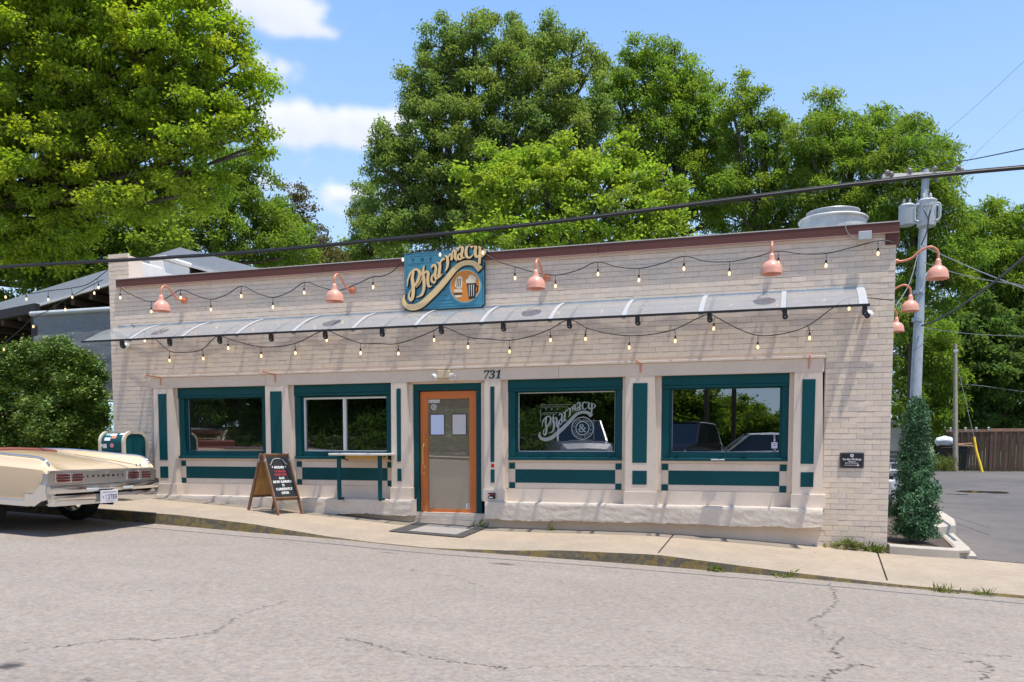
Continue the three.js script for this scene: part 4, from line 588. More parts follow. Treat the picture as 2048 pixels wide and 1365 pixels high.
// ---------- things on the pavement ----------
{
  // A-frame board
  const cx = -7.77, cz = 0.63;
  const t = thing('a_frame_sign', 'wooden A-frame chalkboard standing on the pavement in front of the second pilaster', 'a-frame sign', [cx, walkY(cx, cz), cz]);
  t.rotation.y = Math.PI / 2 - 0.30; t.rotation.x = 0; 
  // local: board faces +z, slope of the pavement taken up by leg lengths
  const dy = (lx, lz) => { const c = Math.cos(t.rotation.y), s = Math.sin(t.rotation.y), wx = cx + lx * c + lz * s, wz = cz - lx * s + lz * c; return walkY(wx, wz) - t.position.y; };
  const H = 0.93, hw = 0.24, sp = 0.36;
  for (const s of [1, -1]) {
    const top = (x) => V(x, H, s * 0.03), foot = (x) => V(x, dy(x, s * sp), s * sp), mid = (x, k) => top(x).lerp(foot(x), k);
    const up = V(0, 0.35, 1);
    for (const x of [-hw, hw]) obj('leg', bar(top(x), foot(x), 0.045, 0.026, V(1, 0, 0)), M.woodFrame, t);
    obj('rail', [bar(mid(-hw + 0.014, 0.03), mid(hw - 0.014, 0.03), 0.024, 0.055, V(0, s > 0 ? 0.93 : -0.93, 0.33)), bar(mid(-hw + 0.014, 0.74), mid(hw - 0.014, 0.74), 0.024, 0.05, V(0, s > 0 ? 0.93 : -0.93, 0.33))], M.woodFrame, t);
    const a = mid(-hw + 0.02, 0.05), b = mid(hw - 0.02, 0.05), c = mid(-hw + 0.02, 0.73), ex = b.clone().sub(a), L = ex.length(), ey = a.clone().sub(c), Hh = ey.length(); ex.normalize(); ey.normalize(); const ez = ex.clone().cross(ey);
    const g = new THREE.BoxGeometry(L, Hh, 0.008), mtx = new THREE.Matrix4().makeBasis(ex, ey, ez).setPosition(a.clone().add(b).add(c).add(mid(hw - 0.02, 0.73)).multiplyScalar(0.25));
    const m = obj(s > 0 ? 'chalk_board' : 'back_board', g, s > 0 ? std([0.022, 0.026, 0.03], 0.7) : M.woodBack, t); m.applyMatrix4(mtx);
    if (s < 0) { const r = obj('chalk_board', new THREE.BoxGeometry(L, Hh, 0.002), std([0.022, 0.026, 0.03], 0.7), t); r.applyMatrix4(mtx); r.translateZ(s > 0 ? 0.006 : -0.006); }
    if (s > 0) {
      const pm = canvasMat(400, 640, (x, w, h) => {
        x.fillStyle = '#1f2326'; x.fillRect(0, 0, w, h); x.strokeStyle = '#c9cbc6'; x.lineWidth = 7; x.beginPath(); x.moveTo(40, 118); x.bezierCurveTo(90, 90, 90, 30, 150, 18); x.bezierCurveTo(220, 6, 290, 10, 310, 40); x.bezierCurveTo(325, 80, 340, 100, 372, 112); x.stroke();
        const g = (s, y, c, size, rep) => { x.font = `bold ${size}px sans-serif`; x.textAlign = 'center'; x.fillStyle = c; x.strokeStyle = c; x.lineWidth = 4; x.fillText(s, w / 2, y, w - 30); };
        g('* HOURS *', 178, '#f3f3ef', 56); g('11:00-9:30', 240, '#c8283c', 46); g('EVERY DAY', 292, '#c8283c', 46); g('OUR', 352, '#f3f3ef', 50); g('BEER GARDEN', 410, '#f3f3ef', 54); g('IS', 466, '#f3f3ef', 50); g('CURRENTLY', 530, '#f3f3ef', 56); g('OPEN', 592, '#f3f3ef', 54);
      });
      const q = obj('lettering', new THREE.BoxGeometry(L - 0.03, Hh - 0.03, 0.0015), pm, t); q.applyMatrix4(mtx); q.translateZ(0.0052);
    }
    for (const x of [-hw, hw]) obj('hinge', rbox(x - 0.016, x + 0.016, H - 0.13, H - 0.08, s * 0.07 - 0.006, s * 0.07 + 0.006 + 0.014, 0.003), M.galv, t);
  }
  // serving counter under the sliding window
  const k = thing('service_counter', 'narrow white serving shelf on two teal legs under the sliding window', 'counter', [-6.43, 0.40, 0.25]);
  obj('shelf', rbox(-0.5, 0.50, 0.70, 0.735, -0.30, 0.16, 0.01), M.whitePaint, k);
  obj('apron', [box(-0.30, 0.44, 0.635, 0.698, -0.05, -0.03)], std([0.52, 0.33, 0.10], 0.7), k);
  for (const x of [-0.36, 0.36]) { const l = obj('leg', rbox(x - 0.03, x + 0.03, 0.03, 0.698, 0.045, 0.085, 0.004), M.teal, k); obj('foot', rbox(x - 0.024, x + 0.024, -0.01 - 0.0, 0.0295, -0.05, 0.08, 0.004), M.teal, l); }
  obj('bracket', [bar(V(0.40, 0.69, 0.0), V(0.40, 0.62, -0.28), 0.02, 0.02, V(1, 0, 0)), bar(V(-0.40, 0.69, 0.0), V(-0.40, 0.62, -0.28), 0.02, 0.02, V(1, 0, 0))], M.black, k);
  // door mat
  const mat = thing('doormat', 'dark rubber doormat with a pale grey middle in front of the orange door', 'doormat', [-4.9, 0, 0.6]);
  const mg = (x0, x1, z0, z1, up) => grid(12, 8, (u, v) => { const x = lerp(x0, x1, u), z = lerp(z0, z1, v); return V(x + 4.9, walkY(x, z) + up, z - 0.6); }, (u, v, p) => [p.x, p.z]);
  obj('border', [mg(-5.5, -4.33, 0.14, 1.20, 0.012)], std(WHITE, 0.9, { map: surfaceTex(256, 0.5, [0.055, 0.052, 0.05], [[30, 0.4], [120, 0.5]]) }), mat);
  obj('centre', [mg(-5.25, -4.50, 0.30, 1.05, 0.017)], std(WHITE, 0.9, { map: surfaceTex(256, 0.5, [0.27, 0.245, 0.22], [[30, 0.3], [120, 0.5]]) }), mat);
  // collection box
  const mx = -10.815, mz = 0.53, mb = thing('mailbox', 'teal round-topped collection box with cream edges and stickers beside the car', 'mailbox', [mx, walkY(mx, mz), mz]);
  const arch = (w, h, r) => { const s = new THREE.Shape(); s.moveTo(-w, 0); s.lineTo(w, 0); s.lineTo(w, h - r); s.absarc(w - r, h - r, r, 0, Math.PI / 2); s.lineTo(-w + r, h); s.absarc(-w + r, h - r, r, Math.PI / 2, Math.PI); s.lineTo(-w, 0); return s; };
  const ex = (s, d) => new THREE.ExtrudeGeometry(s, { depth: d, bevelEnabled: false, curveSegments: 10 });
  const cream = std([0.58, 0.50, 0.39], 0.5), y = -0.06;
  obj('body', ex(arch(0.262, 1.15, 0.17), 0.50).translate(0, y, -0.25).rotateY(Math.PI / 2), M.teal, mb);
  const rim = (a, b) => { const s = arch(0.285, 1.18, 0.19); s.holes.push(arch(0.236, 1.135, 0.145)); return ex(s, b - a).translate(0, y, a).rotateY(Math.PI / 2); };
  obj('edge_trim', [rim(-0.265, -0.2205)], cream, mb); obj('edge_trim', [rim(0.2205, 0.265)], cream, mb);
  obj('slot_line', [box(-0.215, 0.215, 0.78, 0.79, 0.2621, 0.266), box(0.2505, 0.252, 0.69, 0.70, -0.23, 0.23)], M.black, mb);
  const sk = [[-0.15, 0.87, 0.08, 0.07, [0.6, 0.6, 0.62]], [0.0, 0.88, 0.075, 0.06, [0.62, 0.2, 0.28]], [-0.18, 0.66, 0.12, 0.1, [0.06, 0.06, 0.12]], [0.06, 0.68, 0.085, 0.09, [0.55, 0.5, 0.5]], [-0.04, 0.52, 0.12, 0.12, [0.6, 0.66, 0.7]], [-0.19, 0.56, 0.06, 0.05, [0.58, 0.55, 0.52]], [-0.2, 0.88, 0.04, 0.04, [0.7, 0.72, 0.74]]];
  sk.forEach(([x, yy, w, h, c], i) => obj('sticker', i % 2 ? cyl(w / 2, w / 2, 0.002, 20).rotateX(Math.PI / 2).translate(x, yy, 0.2635) : box(x - w / 2, x + w / 2, yy - h / 2, yy + h / 2, 0.2625, 0.2645), std(c, 0.5), mb));
  for (const [x, a, w, c] of [[-0.1, 0.4, 0.12, [0.7, 0.7, 0.7]], [0.02, 0.62, 0.1, [0.65, 0.22, 0.16]], [-0.02, 0.95, 0.14, [0.68, 0.7, 0.72]], [0.14, 1.1, 0.09, [0.66, 0.68, 0.68]], [-0.14, 1.0, 0.07, [0.25, 0.45, 0.4]]]) obj('sticker', box(-w / 2, w / 2, -0.03, 0.03, -0.001, 0.001).rotateX(-a).translate(x, 0.98 + y + 0.172 * Math.sin(a), 0.092 + 0.172 * Math.cos(a)), std(c, 0.5), mb);
  obj('sticker', box(0.2505, 0.2525, 0.60, 0.645, -0.06, 0.06), std([0.58, 0.56, 0.45], 0.5), mb); obj('sticker', box(0.2505, 0.2525, 0.54, 0.63, 0.14, 0.21), std([0.7, 0.7, 0.7], 0.5), mb);
}
// ---------- cars ----------
function sections(list, half) {   // list: [x, [[z, y] ...]] outlines from the sill up over the top; mirrored if half
  const rows = list.map(([x, o]) => (half ? [...o, ...o.slice().reverse().map(([z, y]) => [-z, y])] : o).map(([z, y]) => V(x, y, z))), n = rows[0].length, pos = [], idx = [];
  rows.forEach((r) => r.forEach((p) => pos.push(p.x, p.y, p.z)));
  for (let i = 0; i < rows.length - 1; i++) for (let k = 0; k < n - 1; k++) { const a = i * n + k, b = a + 1, c = a + n, d = c + 1; idx.push(a, c, b, b, c, d); }
  for (const [i, f] of [[0, 0], [rows.length - 1, 1]]) { const m = rows[i].reduce((s, p) => s.add(p), V(0, 0, 0)).multiplyScalar(1 / n), q = pos.length / 3; pos.push(m.x, m.y, m.z); for (let k = 0; k < n; k++) { const a = i * n + k, b = i * n + (k + 1) % n; f ? idx.push(q, b, a) : idx.push(q, a, b); } }
  const g = new THREE.BufferGeometry(); g.setAttribute('position', new THREE.Float32BufferAttribute(pos, 3)); g.setIndex(idx); return g;
}
const creased = (g, deg = 26) => { const n = g.toNonIndexed(); n.computeVertexNormals(); const P = n.attributes.position, N = n.attributes.normal, map = new Map(), lim = Math.cos(deg * Math.PI / 180); for (let i = 0; i < P.count; i++) { const k = `${P.getX(i).toFixed(4)},${P.getY(i).toFixed(4)},${P.getZ(i).toFixed(4)}`; (map.get(k) ?? map.set(k, []).get(k)).push(i); } const out = new Float32Array(N.count * 3), a = V(0, 0, 0), b = V(0, 0, 0); for (const l of map.values()) for (const i of l) { a.fromBufferAttribute(N, i); const s = V(0, 0, 0); for (const j of l) { b.fromBufferAttribute(N, j); if (a.dot(b) > lim) s.add(b); } s.normalize(); out.set([s.x, s.y, s.z], i * 3); } n.setAttribute('normal', new THREE.BufferAttribute(out, 3)); return n; };
function wheel(parent, x, y, z, r, w, name = 'wheel') {
  const g = new THREE.Group(); g.name = name; g.position.set(x, y, z); parent.add(g); const s = Math.sign(z) || 1;
  obj('tyre', [lathe([[r * 0.64, -w / 2], [r * 0.9, -w / 2], [r * 0.97, -w * 0.42], [r, -w * 0.3], [r, w * 0.3], [r * 0.97, w * 0.42], [r * 0.9, w / 2], [r * 0.64, w / 2]], 40).rotateX(Math.PI / 2), ...[-0.2, 0, 0.2].map((k) => new THREE.TorusGeometry(r, 0.004, 5, 40).translate(0, 0, k * w))], M.rubber, g);
  const spokes = [0, 1, 2, 3, 4].map((k) => { const a = k * Math.PI * 0.4; return bar(V(0, 0, s * w * 0.36), V(Math.cos(a) * r * 0.62, Math.sin(a) * r * 0.62, s * w * 0.30), 0.07, 0.03, V(0, 0, 1)); });
  obj('rim', [lathe([[r * 0.58, -w * 0.45], [r * 0.66, -w * 0.48], [r * 0.66, w * 0.48], [r * 0.58, w * 0.45]], 36).rotateX(Math.PI / 2), ...spokes, cyl(r * 0.16, r * 0.16, 0.04, 16).rotateX(Math.PI / 2).translate(0, 0, s * w * 0.36)], M.brushed, g);
}
{
  // cream convertible, its tail towards us
  const gx = -8.8, gz = 3.12;
  const c = thing('parked_car', 'cream 1960s convertible with chrome bumper, parked at the kerb on the left', 'car', [gx, roadEdge(gx) + 0.0, gz]);
  c.rotation.z = -0.047; c.rotation.y = 0.012;
  // outline of half a section: sill, flank, crease, shoulder, fender top, inner fender, deck, centre
  const S = (w, sill, cr, sh, ft, dk, dc, k = 1) => [[w * 0.90, sill], [w * 0.965, sill + 0.03], [w * 0.985, sill + 0.16], [w, cr - 0.10], [w, cr], [w * 0.975, cr + 0.035], [w * 0.955, sh], [w * 0.93, ft - 0.02], [w * 0.90, ft], [w * 0.86, ft - 0.006], [w * 0.80, dk + (ft - dk) * 0.35], [w * 0.72, dk], [w * 0.45, dk + (dc - dk) * 0.6], [0.001, dc]];
  const body = sections([
    [-0.005, S(0.965, 0.62, 0.80, 0.825, 0.835, 0.828, 0.835)], [-0.05, S(0.985, 0.56, 0.84, 0.875, 0.90, 0.838, 0.845)], [-0.10, S(0.99, 0.50, 0.845, 0.90, 0.955, 0.85, 0.858)], [-0.20, S(0.995, 0.38, 0.85, 0.905, 0.985, 0.872, 0.885)], [-0.5, S(1.0, 0.36, 0.86, 0.92, 0.995, 0.905, 0.93)],
    [-1.0, S(1.005, 0.36, 0.872, 0.935, 1.01, 0.945, 0.985)], [-1.5, S(1.005, 0.36, 0.88, 0.94, 1.02, 0.985, 1.02)], [-2.2, S(1.0, 0.34, 0.88, 0.93, 0.99, 0.99, 1.0)], [-3.4, S(1.0, 0.34, 0.86, 0.91, 0.96, 0.955, 0.96)], [-3.6, S(1.0, 0.36, 0.86, 0.91, 0.96, 0.965, 1.0)], [-4.6, S(0.99, 0.40, 0.84, 0.89, 0.94, 0.93, 0.97)], [-5.4, S(0.96, 0.42, 0.80, 0.84, 0.88, 0.87, 0.88)], [-5.5, S(0.93, 0.46, 0.78, 0.80, 0.82, 0.81, 0.82)]], true);
  obj('body', creased(body), M.paintCream, c);
  obj('underbody', [box(-5.2, -0.9, 0.33, 0.42, -0.62, 0.62)], M.dark, c);
  obj('interior', [rbox(-3.3, -2.36, 0.80, 0.985, -0.80, 0.80, 0.03), rbox(-2.55, -2.37, 0.9, 1.01, -0.78, 0.78, 0.05), rbox(-3.4, -3.25, 0.9, 1.12, -0.78, 0.78, 0.05)], M.maroon, c);
  obj('folded_top', creased(sections([[-1.52, [[0.70, 0.98], [0.70, 1.0], [0.5, 1.02], [0.001, 1.035]]], [-1.62, [[0.78, 0.98], [0.77, 1.02], [0.55, 1.04], [0.001, 1.055]]], [-1.85, [[0.80, 0.96], [0.79, 1.01], [0.6, 1.03], [0.001, 1.04]]], [-2.35, [[0.80, 0.94], [0.78, 0.97], [0.6, 0.98], [0.001, 0.985]]]], true), 40), M.maroon, c);
  obj('windshield', [bar(V(-3.62, 1.0, 0.75), V(-3.40, 1.36, 0.66), 0.03, 0.03), bar(V(-3.62, 1.0, -0.75), V(-3.40, 1.36, -0.66), 0.03, 0.03), bar(V(-3.40, 1.36, 0.66), V(-3.40, 1.36, -0.66), 0.03, 0.03)], M.chrome, c);
  { const g = grid(1, 1, (u, v) => V(lerp(-3.62, -3.40, v), lerp(0.99, 1.35, v), lerp(0.75, -0.75, u) * (1 - v * 0.1))); obj('windshield_pane', g, M.glass, c); }
  for (const s of [1, -1]) {
    obj('fender_trim', tube([V(-2.3, 1.0, s * 0.905), V(-1.5, 1.028, s * 0.905), V(-1.0, 1.018, s * 0.905), V(-0.5, 1.003, s * 0.90), V(-0.21, 0.992, s * 0.896), V(-0.105, 0.962, s * 0.892), V(-0.045, 0.905, s * 0.885)], 0.013, 60, 8).scale(1, 1, 1), M.chrome, c);
    obj('sill_trim', [rbox(-4.2, -0.26, 0.375, 0.455, s > 0 ? 0.955 : -1.0, s > 0 ? 1.0 : -0.955, 0.01)], M.chrome, c);
    // tail lights: three stacked ribs each side of a bright bar
    const z0 = s * 0.62, L = new THREE.Group(); L.name = 'tail_light'; L.position.set(0.012, 0.742, z0); c.add(L);
    obj('bezel', rbox(-0.006, 0.008, -0.066, 0.066, -0.235, 0.235, 0.01), M.chrome, L);
    obj('lens', [...[-1, 1].flatMap((k) => [0.034, 0, -0.034].map((y) => rbox(0.004, 0.026, y - 0.0145, y + 0.0145, k > 0 ? 0.02 : -0.215 + Math.abs(y) * 0.5, k > 0 ? 0.215 - Math.abs(y) * 0.5 : -0.02, 0.007)))], M.tailRed, L);
    obj('divider', rbox(0.004, 0.03, -0.07, 0.06, -0.014, 0.014, 0.005), M.chrome, L);
    obj('bumper_end', creased(sections([[0.03, [[s * 0.80, 0.46], [s * 0.99, 0.48], [s * 1.012, 0.56], [s * 1.012, 0.665], [s * 0.97, 0.685]]], [-0.06, [[s * 0.80, 0.44], [s * 1.0, 0.45], [s * 1.022, 0.55], [s * 1.022, 0.66], [s * 0.98, 0.675]]], [-0.16, [[s * 0.85, 0.385], [s * 1.0, 0.385], [s * 1.022, 0.46], [s * 1.022, 0.54], [s * 0.99, 0.545]]], [-0.30, [[s * 0.9, 0.385], [s * 0.995, 0.385], [s * 1.015, 0.45], [s * 1.015, 0.535], [s * 0.99, 0.54]]]], false), 30), M.chrome, c);
    obj('side_panel', creased(sections([[0.014, [[s * 0.86, 0.66], [s * 0.97, 0.665], [s * 0.97, 0.80], [s * 0.86, 0.82]]], [-0.04, [[s * 0.86, 0.66], [s * 0.995, 0.67], [s * 0.992, 0.80], [s * 0.86, 0.82]]]], false), 20), M.brushed, c);
  }
  // bright rear panel, bumper in two bars, plate
  obj('rear_panel', [rbox(-0.02, 0.008, 0.655, 0.825, -0.86, 0.86, 0.006)], M.brushed, c);
  obj('panel_moulding', [rbox(-0.02, 0.024, 0.822, 0.84, -0.94, 0.94, 0.006), rbox(-0.02, 0.022, 0.648, 0.664, -0.94, 0.94, 0.006)], M.chrome, c);
  const barS = (y0, y1, zz, d, cut) => sections([-1, -0.94, -0.5, 0, 0.5, 0.94, 1].map((k) => { const z = k * zz, b = d * (1 - 0.4 * k * k) + 0.02; return [z, [[-0.05, y0], [b * 0.8, y0 + 0.005], [b, (y0 + y1) / 2 - 0.01], [b * 0.92, y1 - 0.012], [b * 0.5, y1], [-0.05, y1]]]; }), false).rotateY(-Math.PI / 2).applyMatrix4(new THREE.Matrix4().makeScale(-1, 1, 1));
  const fixBar = (g) => { // sections run along x; turn so that they run along z and bulge towards +x
    const P = g.attributes.position; for (let i = 0; i < P.count; i++) { const x = P.getX(i), y = P.getY(i), z = P.getZ(i); P.setXYZ(i, z, y, x); } const id = g.index.array; for (let i = 0; i < id.length; i += 3) { const t = id[i]; id[i] = id[i + 1]; id[i + 1] = t; } return g; };
  const bumper = (y0, y1, zz, d) => creased(fixBar(sections([-1, -0.93, -0.5, 0, 0.5, 0.93, 1].map((k) => { const b = d * (1 - 0.35 * k * k); return [k * zz, [[-0.05, y0], [b * 0.8, y0 + 0.004], [b, lerp(y0, y1, 0.45)], [b * 0.93, y1 - 0.014], [b * 0.5, y1], [-0.05, y1]]]; }), false)), 30);
  const bm = obj('bumper', [bumper(0.545, 0.645, 0.97, 0.10)], M.chrome, c); obj('lower_bar', [bumper(0.385, 0.5345, 0.90, 0.085)], M.chrome, bm); obj('backup_light', [rbox(0.084, 0.098, 0.56, 0.60, 0.22, 0.42, 0.008)], std([0.6, 0.6, 0.58], 0.2), bm); obj('backup_light', [rbox(0.084, 0.098, 0.56, 0.60, -0.42, -0.22, 0.008)], std([0.6, 0.6, 0.58], 0.2), bm);
  const pl = new THREE.Group(); pl.name = 'licence_plate'; pl.position.set(0.118, 0.475, 0.055); pl.rotation.y = Math.PI / 2; c.add(pl);
  obj('plate', rbox(-0.155, 0.155, -0.085, 0.085, -0.004, 0.004, 0.004), M.white, pl);
  obj('print', box(-0.15, 0.15, -0.08, 0.08, 0.0042, 0.005), canvasMat(384, 200, (x, w, h) => { x.fillStyle = '#d9d6dc'; x.fillRect(0, 0, w, h); x.fillStyle = '#272d5c'; x.textAlign = 'left'; x.font = 'bold 118px sans-serif'; x.fillText('3789', 150, 148, 215); x.font = 'bold 60px sans-serif'; x.fillText('Y', 34, 128); x.font = 'bold 40px sans-serif'; x.fillText('M', 98, 96); x.fillText('D', 102, 142); x.fillStyle = '#a05562'; x.fillRect(110, 170, 180, 10); x.fillStyle = '#8a6a78'; x.fillRect(40, 18, 300, 12); }), pl);
  const font = await new FontLoader().loadAsync('fonts/droid/droid_sans_bold.typeface.json');
  const word = 'OLDSMOBILE';
  for (let i = 0; i < word.length; i++) { const g = new TextGeometry(word[i], { font, size: 0.030, depth: 0.008, curveSegments: 3 }); g.computeBoundingBox(); g.translate(-(g.boundingBox.max.x + g.boundingBox.min.x) / 2, 0, 0); g.scale(1.35, 1, 1); g.rotateY(Math.PI / 2); g.translate(0.0082, 0.735, 0.40 - i * 0.089); obj('letter', g, std([0.06, 0.06, 0.065], 0.3, { metalness: 0.6 }), c); }
  obj('emblem', [cyl(0.012, 0.012, 0.012, 12).rotateZ(Math.PI / 2).translate(0.012, 0.796, -0.03), rbox(0.006, 0.016, 0.775, 0.815, -0.034, -0.026, 0.003)], M.chrome, c);
  for (const [z, s] of [[-0.60, '8'], [-0.68, '8']]) { const g = new TextGeometry(s, { font, size: 0.04, depth: 0.008, curveSegments: 4 }); g.rotateY(Math.PI / 2); g.translate(-0.035, 0.853, z); obj('badge', g, M.chrome, c); }
  obj('deck_seam', [tube([V(-0.04, 0.852, 0.74), V(-0.25, 0.888, 0.725), V(-1.2, 0.965, 0.70)], 0.003, 20, 5), tube([V(-0.04, 0.852, -0.74), V(-0.25, 0.888, -0.725), V(-1.2, 0.965, -0.70)], 0.003, 20, 5)], M.dark, c);
  for (const [x, z] of [[-1.25, 0.80], [-1.25, -0.80], [-4.4, 0.80], [-4.4, -0.80]]) wheel(c, x, 0.345, z, 0.345, 0.23);
  obj('rear_axle', [rod(V(-1.25, 0.34, -0.7), V(-1.25, 0.34, 0.7), 0.05), rod(V(-0.9, 0.30, -0.5), V(-0.35, 0.32, -0.52), 0.025)], M.dark, c);
}
function modernCar(name, label, group, p, ry, paint, tall, kind = 'car') {
  const c = thing(name, label, kind, p, group); c.rotation.y = ry;
  const h = tall ? 1 : 0, m = phys(paint, 0.25, { clearcoat: 1, clearcoatRoughness: 0.05 });
  const bodyY = 0.85 + h * 0.18, roof = 1.45 + h * 0.32;
  const O = (w, y0, y1) => [[w * 0.88, y0], [w, y0 + 0.2], [w, y1 - 0.12], [w * 0.93, y1], [0.001, y1 + 0.03]];
  obj('body', creased(sections([[2.3, O(0.7, 0.35, 0.62 + h * 0.15)], [2.15, O(0.86, 0.25, 0.78 + h * 0.16)], [1.2, O(0.92, 0.25, bodyY)], [-1.6, O(0.92, 0.25, bodyY + 0.06)], [-2.2, O(0.86, 0.3, bodyY + 0.03)], [-2.3, O(0.78, 0.4, bodyY - 0.1)]], true), 35), m, c);
  obj('windows', creased(sections([[1.15, [[0.84, bodyY - 0.02], [0.83, bodyY], [0.001, bodyY + 0.02]]], [0.4, [[0.86, bodyY - 0.02], [0.72, roof - 0.06], [0.001, roof - 0.05]]], [-1.1 - h * 0.6, [[0.86, bodyY - 0.02], [0.70, roof - 0.08], [0.001, roof - 0.06]]], [-1.95 - h * 0.2, [[0.80, bodyY], [0.76, bodyY + 0.05 + h * 0.1], [0.001, bodyY + 0.06 + h * 0.1]]]], true), 30), phys([0.02, 0.025, 0.03], 0.04, { clearcoat: 1 }), c);
  obj('roof', creased(sections([[0.42, [[0.71, roof - 0.05], [0.66, roof - 0.02], [0.001, roof]]], [-0.4, [[0.72, roof - 0.05], [0.66, roof], [0.001, roof + 0.03]]], [-1.12 - h * 0.6, [[0.70, roof - 0.07], [0.65, roof - 0.04], [0.001, roof - 0.01]]]], true), 40), m, c);
  for (const s of [-1, 1]) { obj('headlight', rbox(2.1, 2.22, 0.6 + h * 0.12, 0.72 + h * 0.12, s > 0 ? 0.5 : -0.8, s > 0 ? 0.8 : -0.5, 0.02), std([0.8, 0.8, 0.8], 0.1), c); obj('pillar', [bar(V(1.13, bodyY, s * 0.83), V(0.42, roof - 0.04, s * 0.72), 0.06, 0.05), bar(V(-0.35, bodyY, s * 0.87), V(-0.35, roof - 0.05, s * 0.73), 0.06, 0.05)], m, c); }
  for (const [x, z] of [[1.4, 0.82], [1.4, -0.82], [-1.4, 0.82], [-1.4, -0.82]]) wheel(c, x, 0.33, z, 0.33, 0.2);
  return c;
}
// ---------- trees and shrubs ----------
const leafCluster = (n, spread, L, W, sd, droop = 0.3) => {
  seed = sd; const pos = [];
  for (let i = 0; i < n; i++) {
    const c = V(gauss(), gauss() * 0.8, gauss()).multiplyScalar(spread * 0.5), d = V(gauss(), gauss() * 0.45 - droop, gauss()).normalize(), s = V(gauss() * 0.5, 1, gauss() * 0.5).cross(d).normalize(), u = d.clone().cross(s), l = L * rr(0.7, 1.2), w = W * rr(0.7, 1.2);
    const a = c.clone(), b = c.clone().addScaledVector(d, l * 0.5).addScaledVector(s, w / 2).addScaledVector(u, w * 0.18), e = c.clone().addScaledVector(d, l), f = c.clone().addScaledVector(d, l * 0.5).addScaledVector(s, -w / 2).addScaledVector(u, w * 0.18), m = c.clone().addScaledVector(d, l * 0.5);
    for (const t of [[a, b, m], [b, e, m], [a, m, f], [m, e, f]]) for (const p of t) pos.push(p.x, p.y, p.z);
  }
  const g = new THREE.BufferGeometry(); g.setAttribute('position', new THREE.Float32BufferAttribute(pos, 3)); g.computeVertexNormals(); return g;
};
const LEAF = { fine: leafCluster(16, 0.24, 0.105, 0.05, 31), broad: leafCluster(12, 0.24, 0.15, 0.09, 32), long: leafCluster(15, 0.32, 0.22, 0.06, 33, 0.5), small: leafCluster(16, 0.13, 0.075, 0.042, 34, -0.2), tiny: leafCluster(16, 0.055, 0.04, 0.015, 35, 0) };
const leafMat = (c, t = 0.42, rough = 1) => phys(c, rough, { transmission: t, thickness: 0, specularIntensity: 0.3 });
const LM = { sun: leafMat([0.315, 0.425, 0.012], 0.68), mid: leafMat([0.215, 0.325, 0.024], 0.68), dark: leafMat([0.125, 0.215, 0.028], 0.62), lime: leafMat([0.305, 0.42, 0.025], 0.66), grey: leafMat([0.225, 0.315, 0.050], 0.66), rust: leafMat([0.17, 0.155, 0.055], 0.4), shrub: phys([0.16, 0.265, 0.022], 0.6, { transmission: 0.35, thickness: 0 }), spruce: std([0.060, 0.140, 0.060], 0.8), weed: leafMat([0.16, 0.20, 0.04], 0.4) };
